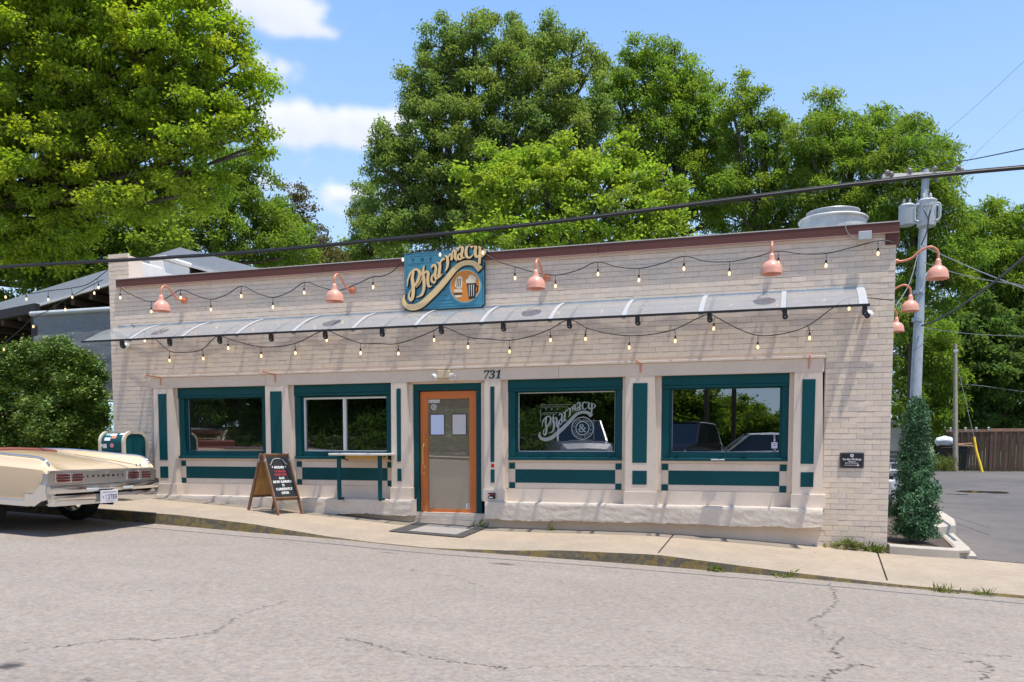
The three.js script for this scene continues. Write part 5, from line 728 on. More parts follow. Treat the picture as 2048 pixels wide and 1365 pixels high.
// lobes: [centre, radius]; trunk from root up to the fork
function tree(name, label, category, root, fork, r0, lobes, leaf, mat, o = {}) {
  const t = thing(name, label, category, [root.x, root.y, root.z], o.group), off = (p) => p.clone().sub(root), wood = [];
  seed = o.seed ?? 5;
  const trunk = [V(0, -0.2, 0), off(root.clone().lerp(fork, 0.5)).add(V(rr(-0.2, 0.2), 0, rr(-0.2, 0.2))), off(fork)];
  obj('trunk', [0, 1].map((k) => rod(trunk[k], trunk[k + 1], r0 * (1 - k * 0.25), r0 * (0.75 - k * 0.2), 12)), M.bark, t);
  const clumps = [];
  for (const [c, R] of lobes) {
    const e = off(c), f = off(fork), mid = f.clone().lerp(e, 0.5).add(V(rr(-0.1, 0.1), -0.12, rr(-0.1, 0.1)).multiplyScalar(e.distanceTo(f) * 0.5));
    const br = clamp(r0 * 0.35 * Math.sqrt(R), 0.03, r0 * 0.5); wood.push(tube([f, mid, e], br * 0.75, 8, 6));
    const pr = o.puff ?? 0.40, n = Math.round(Math.max(3, (o.dens ?? 2.4) * (R / pr) ** 2)), tone = rr(0.88, 1.12);
    for (let i = 0; i < n; i++) {
      let q, ok = false;
      for (let k = 0; k < 6 && !ok; k++) { const d = V(gauss(), gauss() * 0.8 + 0.2, gauss()).normalize(); q = e.clone().addScaledVector(d, R * (0.35 + 0.95 * Math.pow(rnd(), 0.8))); ok = true; const lim = (pr * (o.gap ?? 1.2)) ** 2; for (const c of clumps) if (c[0].distanceToSquared(q) < lim) { ok = false; break; } }
      if (!ok) continue;
      clumps.push([q, pr * rr(0.7, 1.3), rr(0.8, 1.18) * tone]);
      if (clumps.length % 2) wood.push(tube([e, e.clone().lerp(q, 0.55).add(V(0, 0.05 * R, 0)), q], br * 0.26, 5, 4));
    }
  }
  obj('branches', wood, M.bark, t);
  const per = Math.round((o.per ?? 26) * (o.keep ?? 0.56)), N = clumps.length * per, im = new THREE.InstancedMesh(leaf, mat, N), m4 = new THREE.Matrix4(), Q = new THREE.Quaternion(), E = new THREE.Euler(), col = new THREE.Color();
  im.name = 'crown'; im.userData.kind = 'stuff'; im.castShadow = im.receiveShadow = true; let k = 0;
  for (const [q, R, st] of clumps) { const tone = 1 + (st - 1) * 0.4, warm = rr(-0.1, 0.1); for (let i = 0; i < per; i++) { const p = q.clone().add(V(gauss(), gauss() * 0.9 + 0.25, gauss()).normalize().multiplyScalar(R * rr(0.35, 0.85)).multiply(V(1, 0.72, 1))); E.set(gauss() * 0.3, rr(0, 6.28), gauss() * 0.3); const s = (o.size ?? 1) * rr(0.7, 1.25); m4.compose(p, Q.setFromEuler(E), V(s, s, s)); im.setMatrixAt(k, m4); const v = tone * rr(0.85, 1.15); im.setColorAt(k, col.setRGB(v * (1 + warm), v, v * (1 - warm))); k++; } }
  t.add(im); return t;
}
const pxLobes = (list, depth, jitter = 0.25) => list.map(([x, y, r, dd = 0]) => { const R = r / FOC * (depth + dd); seed = (x * 31 + y * 17) | 0; return [at(x, y, depth + dd + rr(-1, 1) * R * jitter * 2), R]; });
const pxTree = (name, label, depth, rootPx, forkPx, r0, list, leaf, mat, o = {}) => { const root = at(rootPx[0], rootPx[1], depth); root.y = o.rootY ?? 0; return tree(name, label, o.category ?? 'tree', root, at(forkPx[0], forkPx[1], depth), r0, pxLobes(list, depth), leaf, mat, o); };
{
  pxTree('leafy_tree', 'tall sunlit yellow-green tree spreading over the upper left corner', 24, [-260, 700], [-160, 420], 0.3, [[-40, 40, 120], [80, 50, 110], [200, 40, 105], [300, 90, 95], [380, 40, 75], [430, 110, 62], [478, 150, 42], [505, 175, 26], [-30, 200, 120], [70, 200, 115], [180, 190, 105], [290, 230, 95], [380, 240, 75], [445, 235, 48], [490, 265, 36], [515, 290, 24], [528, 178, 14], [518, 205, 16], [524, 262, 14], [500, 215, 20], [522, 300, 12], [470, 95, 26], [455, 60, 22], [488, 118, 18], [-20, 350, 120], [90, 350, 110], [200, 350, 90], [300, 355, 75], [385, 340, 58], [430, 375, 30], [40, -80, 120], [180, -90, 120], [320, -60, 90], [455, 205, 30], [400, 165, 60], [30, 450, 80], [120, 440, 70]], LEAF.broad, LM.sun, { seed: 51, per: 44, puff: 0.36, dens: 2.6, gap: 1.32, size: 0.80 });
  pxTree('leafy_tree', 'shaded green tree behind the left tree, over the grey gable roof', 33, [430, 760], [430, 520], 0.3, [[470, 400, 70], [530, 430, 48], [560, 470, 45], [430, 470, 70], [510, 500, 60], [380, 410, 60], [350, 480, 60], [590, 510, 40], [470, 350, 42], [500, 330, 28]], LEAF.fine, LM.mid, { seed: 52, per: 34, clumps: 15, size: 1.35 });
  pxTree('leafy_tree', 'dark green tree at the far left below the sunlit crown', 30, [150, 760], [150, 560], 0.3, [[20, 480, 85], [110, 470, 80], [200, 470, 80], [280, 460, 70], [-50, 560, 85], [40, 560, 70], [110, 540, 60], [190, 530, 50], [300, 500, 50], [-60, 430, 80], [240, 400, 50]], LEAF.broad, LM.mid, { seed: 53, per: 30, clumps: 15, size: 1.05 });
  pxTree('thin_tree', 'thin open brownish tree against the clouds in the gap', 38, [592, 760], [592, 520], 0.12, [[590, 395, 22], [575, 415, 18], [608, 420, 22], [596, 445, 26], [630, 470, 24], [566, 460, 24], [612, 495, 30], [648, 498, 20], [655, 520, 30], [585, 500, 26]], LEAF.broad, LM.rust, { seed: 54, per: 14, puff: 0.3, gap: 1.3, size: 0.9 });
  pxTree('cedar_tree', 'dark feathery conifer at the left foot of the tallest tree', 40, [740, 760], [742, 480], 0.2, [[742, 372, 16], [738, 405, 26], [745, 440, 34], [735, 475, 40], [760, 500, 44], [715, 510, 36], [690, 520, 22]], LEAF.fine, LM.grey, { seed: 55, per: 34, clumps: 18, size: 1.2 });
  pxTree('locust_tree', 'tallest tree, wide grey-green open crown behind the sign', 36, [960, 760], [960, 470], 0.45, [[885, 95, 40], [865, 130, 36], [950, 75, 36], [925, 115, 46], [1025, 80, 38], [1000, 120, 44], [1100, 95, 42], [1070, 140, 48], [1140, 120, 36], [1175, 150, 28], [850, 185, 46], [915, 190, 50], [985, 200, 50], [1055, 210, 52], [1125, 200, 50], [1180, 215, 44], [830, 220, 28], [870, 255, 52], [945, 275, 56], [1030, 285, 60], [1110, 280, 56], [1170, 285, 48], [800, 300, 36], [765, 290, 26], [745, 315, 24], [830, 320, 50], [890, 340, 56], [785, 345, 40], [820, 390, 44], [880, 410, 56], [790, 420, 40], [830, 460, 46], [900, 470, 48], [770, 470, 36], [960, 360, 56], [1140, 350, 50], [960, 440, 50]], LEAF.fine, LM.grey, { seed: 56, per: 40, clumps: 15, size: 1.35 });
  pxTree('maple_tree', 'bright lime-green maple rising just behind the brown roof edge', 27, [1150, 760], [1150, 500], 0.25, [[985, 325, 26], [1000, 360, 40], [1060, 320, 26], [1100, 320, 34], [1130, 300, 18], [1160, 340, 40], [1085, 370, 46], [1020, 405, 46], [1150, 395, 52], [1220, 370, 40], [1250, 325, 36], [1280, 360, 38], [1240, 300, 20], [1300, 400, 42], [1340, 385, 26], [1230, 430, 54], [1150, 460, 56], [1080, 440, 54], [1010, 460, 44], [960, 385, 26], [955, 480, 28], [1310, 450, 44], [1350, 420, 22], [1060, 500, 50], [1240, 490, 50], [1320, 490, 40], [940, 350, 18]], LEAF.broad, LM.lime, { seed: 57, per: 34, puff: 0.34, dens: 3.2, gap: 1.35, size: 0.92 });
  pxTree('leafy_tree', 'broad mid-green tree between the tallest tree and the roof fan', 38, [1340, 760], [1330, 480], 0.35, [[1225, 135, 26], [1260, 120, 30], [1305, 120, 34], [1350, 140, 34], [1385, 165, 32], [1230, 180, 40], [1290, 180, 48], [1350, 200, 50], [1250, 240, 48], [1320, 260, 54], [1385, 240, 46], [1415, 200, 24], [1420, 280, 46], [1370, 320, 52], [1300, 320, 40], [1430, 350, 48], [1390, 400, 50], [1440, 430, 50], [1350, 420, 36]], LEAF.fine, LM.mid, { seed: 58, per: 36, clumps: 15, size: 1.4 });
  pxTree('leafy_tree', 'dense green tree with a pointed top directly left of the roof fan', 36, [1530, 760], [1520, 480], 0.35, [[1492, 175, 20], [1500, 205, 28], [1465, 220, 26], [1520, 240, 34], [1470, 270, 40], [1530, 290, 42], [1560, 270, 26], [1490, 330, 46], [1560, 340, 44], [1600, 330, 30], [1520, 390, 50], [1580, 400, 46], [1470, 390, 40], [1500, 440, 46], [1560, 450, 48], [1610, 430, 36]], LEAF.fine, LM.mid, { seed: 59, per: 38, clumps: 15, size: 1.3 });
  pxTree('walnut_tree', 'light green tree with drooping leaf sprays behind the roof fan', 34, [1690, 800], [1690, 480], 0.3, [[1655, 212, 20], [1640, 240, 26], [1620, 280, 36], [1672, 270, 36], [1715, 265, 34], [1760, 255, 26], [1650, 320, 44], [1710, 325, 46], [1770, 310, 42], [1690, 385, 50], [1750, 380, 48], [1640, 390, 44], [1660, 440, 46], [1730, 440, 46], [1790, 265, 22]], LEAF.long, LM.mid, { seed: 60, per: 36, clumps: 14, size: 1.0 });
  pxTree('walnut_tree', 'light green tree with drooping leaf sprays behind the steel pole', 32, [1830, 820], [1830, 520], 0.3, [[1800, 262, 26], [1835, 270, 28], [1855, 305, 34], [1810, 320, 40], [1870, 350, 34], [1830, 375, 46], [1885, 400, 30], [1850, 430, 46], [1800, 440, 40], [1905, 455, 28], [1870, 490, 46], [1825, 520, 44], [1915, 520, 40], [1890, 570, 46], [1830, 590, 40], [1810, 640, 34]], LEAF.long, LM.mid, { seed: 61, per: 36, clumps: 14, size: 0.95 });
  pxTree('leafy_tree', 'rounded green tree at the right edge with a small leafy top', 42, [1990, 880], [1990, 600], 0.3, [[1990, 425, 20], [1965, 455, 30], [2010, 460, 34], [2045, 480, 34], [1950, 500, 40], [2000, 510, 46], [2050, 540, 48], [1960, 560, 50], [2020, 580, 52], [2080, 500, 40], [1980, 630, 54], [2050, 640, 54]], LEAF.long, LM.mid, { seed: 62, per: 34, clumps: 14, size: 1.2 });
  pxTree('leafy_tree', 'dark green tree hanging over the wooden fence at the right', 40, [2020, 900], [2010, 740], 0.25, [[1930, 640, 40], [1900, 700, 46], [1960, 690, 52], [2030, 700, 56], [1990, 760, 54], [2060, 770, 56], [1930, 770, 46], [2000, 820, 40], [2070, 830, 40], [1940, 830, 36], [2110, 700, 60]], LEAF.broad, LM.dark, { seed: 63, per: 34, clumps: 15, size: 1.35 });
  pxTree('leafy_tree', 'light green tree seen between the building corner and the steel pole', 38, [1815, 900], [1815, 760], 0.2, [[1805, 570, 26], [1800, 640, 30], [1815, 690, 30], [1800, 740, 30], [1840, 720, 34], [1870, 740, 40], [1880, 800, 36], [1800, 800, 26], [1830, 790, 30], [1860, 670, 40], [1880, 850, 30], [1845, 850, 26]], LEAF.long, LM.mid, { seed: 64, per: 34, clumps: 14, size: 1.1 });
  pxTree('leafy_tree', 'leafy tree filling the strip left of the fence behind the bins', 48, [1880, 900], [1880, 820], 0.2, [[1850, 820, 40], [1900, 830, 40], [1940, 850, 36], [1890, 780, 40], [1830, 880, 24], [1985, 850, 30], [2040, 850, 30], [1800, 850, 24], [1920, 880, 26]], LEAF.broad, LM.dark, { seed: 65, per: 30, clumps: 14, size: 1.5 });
  pxTree('leafy_tree', 'low far tree in the gap below the clouds', 60, [640, 800], [650, 600], 0.2, [[620, 540, 40], [670, 530, 30], [700, 530, 34], [560, 540, 40], [740, 540, 40], [800, 520, 40], [640, 505, 16]], LEAF.broad, LM.grey, { seed: 66, per: 30, puff: 0.6, size: 1.8 });
  // evergreen shrub by the left corner
  const sy = 0.42, sr = at(90, 900, 17.3); sr.y = sy;
  tree('evergreen_shrub', 'big glossy evergreen shrub beside the left corner of the building', 'shrub', sr, at(90, 820, 17.3), 0.07, pxLobes([[20, 729, 29], [70, 719, 30], [110, 714, 29], [150, 729, 26], [178, 739, 21], [195, 756, 14], [30, 766, 40], [90, 776, 43], [150, 776, 32], [180, 786, 19], [40, 836, 45], [100, 846, 45], [160, 836, 34], [195, 836, 19], [20, 891, 37], [80, 896, 35], [140, 891, 32], [190, 876, 18], [-30, 754, 37], [-40, 826, 48], [130, 866, 37], [205, 826, 11]], 17.3, 0.35), LEAF.small, LM.shrub, { seed: 71, per: 40, puff: 0.17, gap: 1.0, dens: 5, size: 0.95, keep: 0.5 });
  // small spruce in the kerbed bed
  const kx = 1.72, kz = -0.80, ky = -0.08, sp = thing('spruce_tree', 'narrow dark blue-green spruce growing in the kerbed bed at the corner', 'tree', [kx, ky, kz]);
  seed = 72; obj('trunk', rod(V(0, -0.1, 0), V(0.02, 2.0, 0), 0.045, 0.012, 8), M.bark, sp);
  const wood = [], cl = []; const H = 1.92;
  for (let i = 0; i < 120; i++) {
    const h = Math.pow((i + rnd()) / 120, 0.92), a = i * 2.4 + rr(-0.5, 0.5), R = (0.30 * Math.pow(1 - h, 0.75) + 0.02) * rr(0.5, 1.25) * (h < 0.06 ? 0.8 : 1), y = 0.03 + h * H * 0.96, up = lerp(0.0, 0.14, h), tip = V(Math.cos(a) * R, y + up * R + 0.02, Math.sin(a) * R);
    wood.push(tube([V(0, y, 0), V(tip.x * 0.5, y - 0.01, tip.z * 0.5), tip], 0.008, 4, 4));
    const n = Math.round(12 + 46 * R); for (let k = 0; k < n; k++) { const f = 0.35 + 0.65 * Math.sqrt(rnd()), w = 0.018 + 0.03 * (1 - Math.abs(f - 0.75)); cl.push(V(tip.x * f + gauss() * w, lerp(y, tip.y, f) + gauss() * w * 0.55, tip.z * f + gauss() * w)); }
  }
  for (let k = 0; k < 60; k++) cl.push(V(gauss() * 0.025, H * rr(0.94, 1.03), gauss() * 0.025));
  obj('branches', wood, M.bark, sp);
  const im = new THREE.InstancedMesh(LEAF.tiny, LM.spruce, cl.length), m4 = new THREE.Matrix4(), Q = new THREE.Quaternion(); im.name = 'crown'; im.userData.kind = 'stuff'; im.castShadow = true;
  cl.forEach((p, i) => { const s = rr(0.8, 1.5), v = rr(0.65, 1.5); m4.compose(p, Q.setFromEuler(new THREE.Euler(rr(0, 6), rr(0, 6), rr(0, 6))), V(s, s, s)); im.setMatrixAt(i, m4); im.setColorAt(i, new THREE.Color(v * 0.95, v, v * 1.02)); }); sp.add(im);
  // weeds
  const weed = (label, x, z, y, w, d, h, n, sd) => { seed = sd; h *= 0.6; n = Math.round(n * 0.65); const t = thing('weed_tuft', label, 'weeds', [x, y, z]); const g = leafCluster(6, 0.05, 0.09, 0.018, sd + 1, -0.8), q = new THREE.InstancedMesh(g, LM.weed, n); q.name = 'leaves'; q.userData.kind = 'stuff'; for (let i = 0; i < n; i++) { const u = gauss() * 0.4, hh = h * (1 - Math.min(1, Math.abs(u))) * rnd(); m4.compose(V(u * w, hh, gauss() * d * 0.4), Q.setFromEuler(new THREE.Euler(gauss() * 0.5, rr(0, 6), gauss() * 0.5)), V(1, 1, 1).multiplyScalar(rr(0.6, 1.2))); q.setMatrixAt(i, m4); const v = rr(0.7, 1.3); q.setColorAt(i, new THREE.Color(v * rr(0.9, 1.2), v, v)); } t.add(q); };
  weed('larger clump of green weeds against the bricks by the right corner', 0.80, 0.1, -0.13, 0.32, 0.09, 0.17, 110, 81);
  weed('smaller clump of green weeds at the very foot of the right corner', 1.14, 0.12, -0.16, 0.17, 0.06, 0.10, 50, 82);
  const kw = (label, px, py, w, h, n, sd) => { const p = onZ(px, py, KZ + 0.04); weed(label, p.x, KZ + 0.04, roadEdge(p.x) - 0.01, w, 0.04, h, n, sd); };
  kw('grass tuft in the gutter below the pavement joint', 1436, 1145, 0.14, 0.09, 26, 83); kw('low grass tuft in the gutter right of the middle', 1572, 1158, 0.13, 0.03, 14, 84); kw('grass tuft in the gutter below the spruce', 1887, 1183, 0.14, 0.05, 18, 85); kw('grass tuft in the gutter at the right edge', 1978, 1188, 0.18, 0.05, 20, 86); kw('small yellow weed in the gutter behind the car', 246, 1044, 0.1, 0.05, 10, 87);
  weed('tiny weed at the foot of the plinth right of the door', -3.33, 0.22, 0.0, 0.06, 0.03, 0.09, 12, 88);
  weed('low weeds at the right foot of the door frame', -4.5, 0.12, 0.0, 0.16, 0.03, 0.05, 20, 89);
}
// ---------- gabled garden building on the left, behind the restaurant ----------
{
  const zg = -4, a = thing('garden_building', 'grey metal gable roofed garden building with dark rafters and glass front', 'building', [-13.2, 0.4, zg]);
  const L = V(-21.5, 4.27, zg), A = V(-13.2, 5.74, zg), R = V(-10.4, 4.93, zg), o = V(-13.2, 0.4, zg), back = V(0, 0, -12), th = 0.34;
  const slab = (p, q) => { const P = [p, q, q.clone().add(V(0, -th, 0)), p.clone().add(V(0, -th, 0))].map((v) => v.clone().sub(o)), n = P.map((v) => v.clone().add(back)), g = new THREE.BufferGeometry(), t = []; const Q = (w, x, y, z) => t.push(w, x, y, w, y, z); Q(P[3], P[2], P[1], P[0]); Q(n[0], n[1], n[2], n[3]); for (let k = 0; k < 4; k++) { const m = (k + 1) % 4; Q(P[k], P[m], n[m], n[k]); } g.setFromPoints(t); g.computeVertexNormals(); return g; };
  obj('roof', slab(L, A), M.roofMetal, a); obj('roof', slab(A, R), M.roofMetal, a);
  const low = (p) => p.clone().add(V(0, -th, 0)).sub(o), trim = (p, q) => bar(low(p).add(V(0, -0.022, 0.0)), low(q).add(V(0, -0.022, 0.0)), 0.06, 0.04);
  obj('eave_trim', [trim(L, A), trim(A, R)], M.whitePaint, a);
  for (let i = 0; i < 14; i++) { const t = i / 13, x = lerp(-20.8, -13.6, t), y = lerp(4.27, 5.74, (x + 21.5) / 8.3) - th - 0.13; obj('rafter', box(x - 0.05, x + 0.05, y - 0.09, y + 0.07, zg - 1.5, zg - 0.05).translate(-o.x, -o.y, -o.z), M.rafter, a); }
  for (let i = 0; i < 5; i++) { const x = lerp(-13.0, -10.8, i / 4), y = lerp(5.74, 4.93, (x + 13.2) / 2.8) - th - 0.13; obj('rafter', box(x - 0.05, x + 0.05, y - 0.09, y + 0.07, zg - 1.5, zg - 0.05).translate(-o.x, -o.y, -o.z), M.rafter, a); }
  const soff = (p, q) => { const P = [low(p), low(q)].map((v) => v.add(V(0, -0.045, -0.1))), g = new THREE.BufferGeometry(), b = V(0, 0, -4); g.setFromPoints([P[0], P[1], P[1].clone().add(b), P[0], P[1].clone().add(b), P[0].clone().add(b)]); g.computeVertexNormals(); return g; };
  obj('soffit', [soff(L, A), soff(A, R)], M.rafter, a);
  // glazed gable wall set back under the roof
  const zw = zg - 1.6 - o.z, top = (x) => (x < -13.2 ? lerp(4.27, 5.74, (x + 21.5) / 8.3) : lerp(5.74, 4.93, (x + 13.2) / 2.8)) - th - 0.10;
  const fr = []; for (const x of [-21, -19.6, -18.0, -17.7, -16.3, -15.0, -13.7, -12.3, -10.9]) fr.push(box(x - 0.07, x + 0.07, 0, top(x), zw + zg - 0.08, zw + zg + 0.08).translate(-o.x, -o.y, 0).translate(0, 0, -zg));
  obj('mullion', fr, M.frameDark, a);
  obj('transom', [bar(V(-21 - o.x, top(-21) - o.y - 0.1, zw), V(-13.2 - o.x, top(-13.2) - o.y - 0.1, zw), 0.12, 0.22), bar(V(-13.2 - o.x, top(-13.2) - o.y - 0.1, zw), V(-10.5 - o.x, top(-10.5) - o.y - 0.1, zw), 0.12, 0.22), box(-21 - o.x, -10.9 - o.x, 3.0 - o.y, 3.2 - o.y, zw - 0.06, zw + 0.06)], M.frameDark, a);
  const xs = [-21, -19.6, -18.0, -16.3, -15.0, -13.7, -12.3, -10.9];
  for (let i = 0; i < xs.length - 1; i++) { const g = new THREE.BufferGeometry(), p = (x, y) => V(x - o.x, y - o.y, zw - 0.02), P = [p(xs[i], 0.4), p(xs[i + 1], 0.4), p(xs[i + 1], top(xs[i + 1])), p(xs[i], top(xs[i]))]; g.setFromPoints([P[0], P[1], P[2], P[0], P[2], P[3]]); g.computeVertexNormals(); obj('pane', g, M.glass, a); }
  obj('rear_wall', box(-21 - o.x, -10.9 - o.x, 0, 3.9 - o.y, -10.2, -10), M.dark, a);
  obj('floor', box(-21 - o.x, -10.9 - o.x, 0, 0.1, -10, zw - 0.1), M.dark, a);
  obj('post', [box(-15.9 - o.x, -15.72 - o.x, 0, 4.2 - o.y, 1.45, 1.6), box(-20.4 - o.x, -20.2 - o.x, 0, 4.0 - o.y, 1.45, 1.6), bar(V(-21.4 - o.x, 3.72 - o.y, 1.5), V(-15.8 - o.x, 4.28 - o.y, 1.5), 0.14, 0.2)], M.frameDark, a);
  // woven roll-down screen
  const s = thing('roller_screen', 'grey woven roll-down screen hanging beside the left corner of the building', 'screen', [-13.8, 2.2, -2.4]);
  const tl = onZ(65, 634, -2.4), tr = onZ(218, 619, -2.4), bl = onZ(70, 806, -2.4);
  obj('cloth', grid(30, 40, (u, v) => V(lerp(tl.x, -11.4, u) + 13.8, lerp((tl.y + tr.y) / 2, bl.y, v) - 2.2, fbm(u * 5, v * 9, 2) * 0.02), (u, v, p) => [p.x, p.y]), std(WHITE, 0.9, { map: canvasTex(256, 256, (x, w, h) => { const n = tileNoise(w, h, 128, 3), n2 = tileNoise(w, h, 16, 5); pixels(x, w, h, (i, j) => { const k = 0.82 + 0.3 * n(i * 0.08, j) + 0.12 * n2(i, j); return [srgb(0.215 * k), srgb(0.225 * k), srgb(0.235 * k)]; }); }, { m: 1.1 }) }), s);
  obj('roller_tube', rod(V(tl.x + 13.75, (tl.y + tr.y) / 2 - 2.2 + 0.03, 0.0), V(-11.35 + 13.8, (tl.y + tr.y) / 2 - 2.2 + 0.03, 0.0), 0.055, 0.055, 14), M.greyPaint, s);
  obj('bottom_bar', rod(V(tl.x + 13.8, bl.y - 2.2, 0), V(-11.4 + 13.8, bl.y - 2.2, 0), 0.02), M.greyPaint, s);
  obj('post', [box(tl.x + 13.70, tl.x + 13.78, -1.9, 2.05, -0.12, -0.04)], M.frameDark, s);
  // roof fan
  const f = thing('roof_fan', 'round weathered metal roof fan standing behind the brown roof edge', 'roof fan', [0.72, 3.7, -5.05]);
  const fm = std(WHITE, 0.5, { metalness: 0.15, map: surfaceTex(512, 1.3, [0.52, 0.52, 0.50], [[3, 0.3, [0.12, 0.02, -0.12]], [14, 0.3, [0.1, 0, -0.1]], [60, 0.15]]) });
  const rr0 = 0.60;
  obj('drum', lathe([[rr0 - 0.02, 0.9], [rr0, 0.9], [rr0 - 0.01, 1.76], [rr0 - 0.03, 1.76]], 40), fm, f);
  obj('rim', lathe([[rr0 - 0.02, 1.745], [rr0 + 0.02, 1.75], [rr0 + 0.025, 1.78], [rr0, 1.80], [rr0 - 0.14, 1.83], [rr0 - 0.16, 1.83]], 40), fm, f);
  obj('top_ring', lathe([[rr0 - 0.16, 1.82], [rr0 - 0.15, 1.90], [rr0 - 0.12, 1.905], [rr0 - 0.12, 1.925], [rr0 - 0.19, 1.925], [rr0 - 0.19, 1.82]], 40), M.galv, f);
  obj('guard', [0, 1, 2, 3].map((k) => rod(V(Math.cos(k * 0.785) * 0.46, 1.88, Math.sin(k * 0.785) * 0.46), V(-Math.cos(k * 0.785) * 0.46, 1.88, -Math.sin(k * 0.785) * 0.48), 0.01)), M.galv, f);
  obj('kerb_box', box(-0.6, 0.6, 0.0, 0.9, -0.6, 0.6), M.galv, f);
}
// ---------- kerbed planting bed ----------
{
  const b = thing('planting_bed', 'pale concrete kerbed bed at the right corner holding the spruce', 'planter', [1.8, -0.2, -1.5]);
  const g = V(1.8, -0.2, -1.5);
  const run = (pts, w, top, drop = 0.3) => { const n = pts.length, l = [], r = []; for (let i = 0; i < n; i++) { const d = pts[Math.min(i + 1, n - 1)].clone().sub(pts[Math.max(i - 1, 0)]).normalize(), s = V(-d.z, 0, d.x).multiplyScalar(w / 2); l.push(pts[i].clone().add(s)); r.push(pts[i].clone().sub(s)); } const rows = []; for (let i = 0; i < n; i++) { const y = top(pts[i]); rows.push([V(l[i].x, y - drop, l[i].z), V(l[i].x, y - 0.02, l[i].z), V(lerp(l[i].x, r[i].x, 0.12), y, lerp(l[i].z, r[i].z, 0.12)), V(lerp(l[i].x, r[i].x, 0.88), y, lerp(l[i].z, r[i].z, 0.88)), V(r[i].x, y - 0.02, r[i].z), V(r[i].x, y - drop, r[i].z)]); } const pos = [], idx = [], m = 6; rows.forEach((q) => q.forEach((p) => pos.push(p.x - g.x, p.y - g.y, p.z - g.z))); for (let i = 0; i < n - 1; i++) for (let k = 0; k < m - 1; k++) { const a = i * m + k, c = a + m; idx.push(a, a + 1, c, a + 1, c + 1, c); } for (const i of [0, n - 1]) idx.push(i * m, i * m + 1, i * m + 2, i * m, i * m + 2, i * m + 3, i * m, i * m + 3, i * m + 4, i * m, i * m + 4, i * m + 5); const q = new THREE.BufferGeometry(); q.setAttribute('position', new THREE.Float32BufferAttribute(pos, 3)); q.setIndex(idx); return creased(q, 30); };
  const top = (p) => lotY(p.x, p.z) + 0.115;
  const kerb = obj('kerb', run([V(1.31, 0, 0.07), V(1.7, 0, 0.03), V(2.1, 0, -0.06), V(2.22, 0, -0.16), V(2.27, 0, -0.35), V(2.30, 0, -0.9), V(2.36, 0, -2.0), V(2.44, 0, -3.2)], 0.20, top), M.concrete, b);
  obj('raised_kerb', run([V(2.08, 0, -1.65), V(2.40, 0, -2.2), V(2.55, 0, -3.2), V(2.62, 0, -5.4), V(2.62, 0, -7.5)], 0.20, (p) => top(p) + 0.13), M.concrete, b);
  obj('kerb_skirt', run([V(2.36, 0, -0.12), V(2.40, 0, -0.5), V(2.44, 0, -1.6), V(2.60, 0, -3.4)], 0.12, (p) => lotY(p.x, p.z) + 0.03), M.concrete, b);
  obj('soil', grid(6, 20, (u, v) => { const z = lerp(0.0, -7.5, v), x = lerp(1.3, 2.3 + v * 0.25, u); return V(x - g.x, lotY(x, z) + 0.07 + fbm(x * 5, z * 5, 1) * 0.03 - g.y, z - g.z); }, (u, v, p) => [p.x, p.z]), M.soil, b);
  // scooter parked behind the spruce, mostly hidden
  const s = thing('motor_scooter', 'small grey and red motor scooter parked by the side wall, mostly hidden', 'scooter', [2.02, lotY(2.02, -6.9), -6.9]); s.rotation.y = 1.4;
  wheel(s, -0.55, 0.2, 0.001, 0.2, 0.09); wheel(s, 0.55, 0.2, 0.001, 0.2, 0.09);
  obj('body', [rbox(-0.75, -0.1, 0.32, 0.68, -0.14, 0.14, 0.06), rbox(0.22, 0.34, 0.25, 0.85, -0.2, 0.2, 0.04), rbox(-0.15, 0.3, 0.22, 0.3, -0.14, 0.14, 0.03)], M.greyPaint, s); obj('seat', rbox(-0.7, -0.05, 0.685, 0.78, -0.13, 0.13, 0.04), M.black, s); obj('fender', [rbox(0.36, 0.75, 0.40, 0.48, -0.09, 0.09, 0.03)], std([0.35, 0.05, 0.03], 0.3), s); obj('handlebar', [rod(V(0.3, 0.85, 0), V(0.24, 1.0, 0), 0.03), rod(V(0.2, 1.0, -0.33), V(0.2, 1.0, 0.33), 0.014)], M.chrome, s); obj('grip', [rod(V(0.2, 1.0, 0.24), V(0.2, 1.0, 0.36), 0.022), rod(V(0.2, 1.0, -0.24), V(0.2, 1.0, -0.36), 0.022)], std([0.02, 0.25, 0.27], 0.5), s);
}
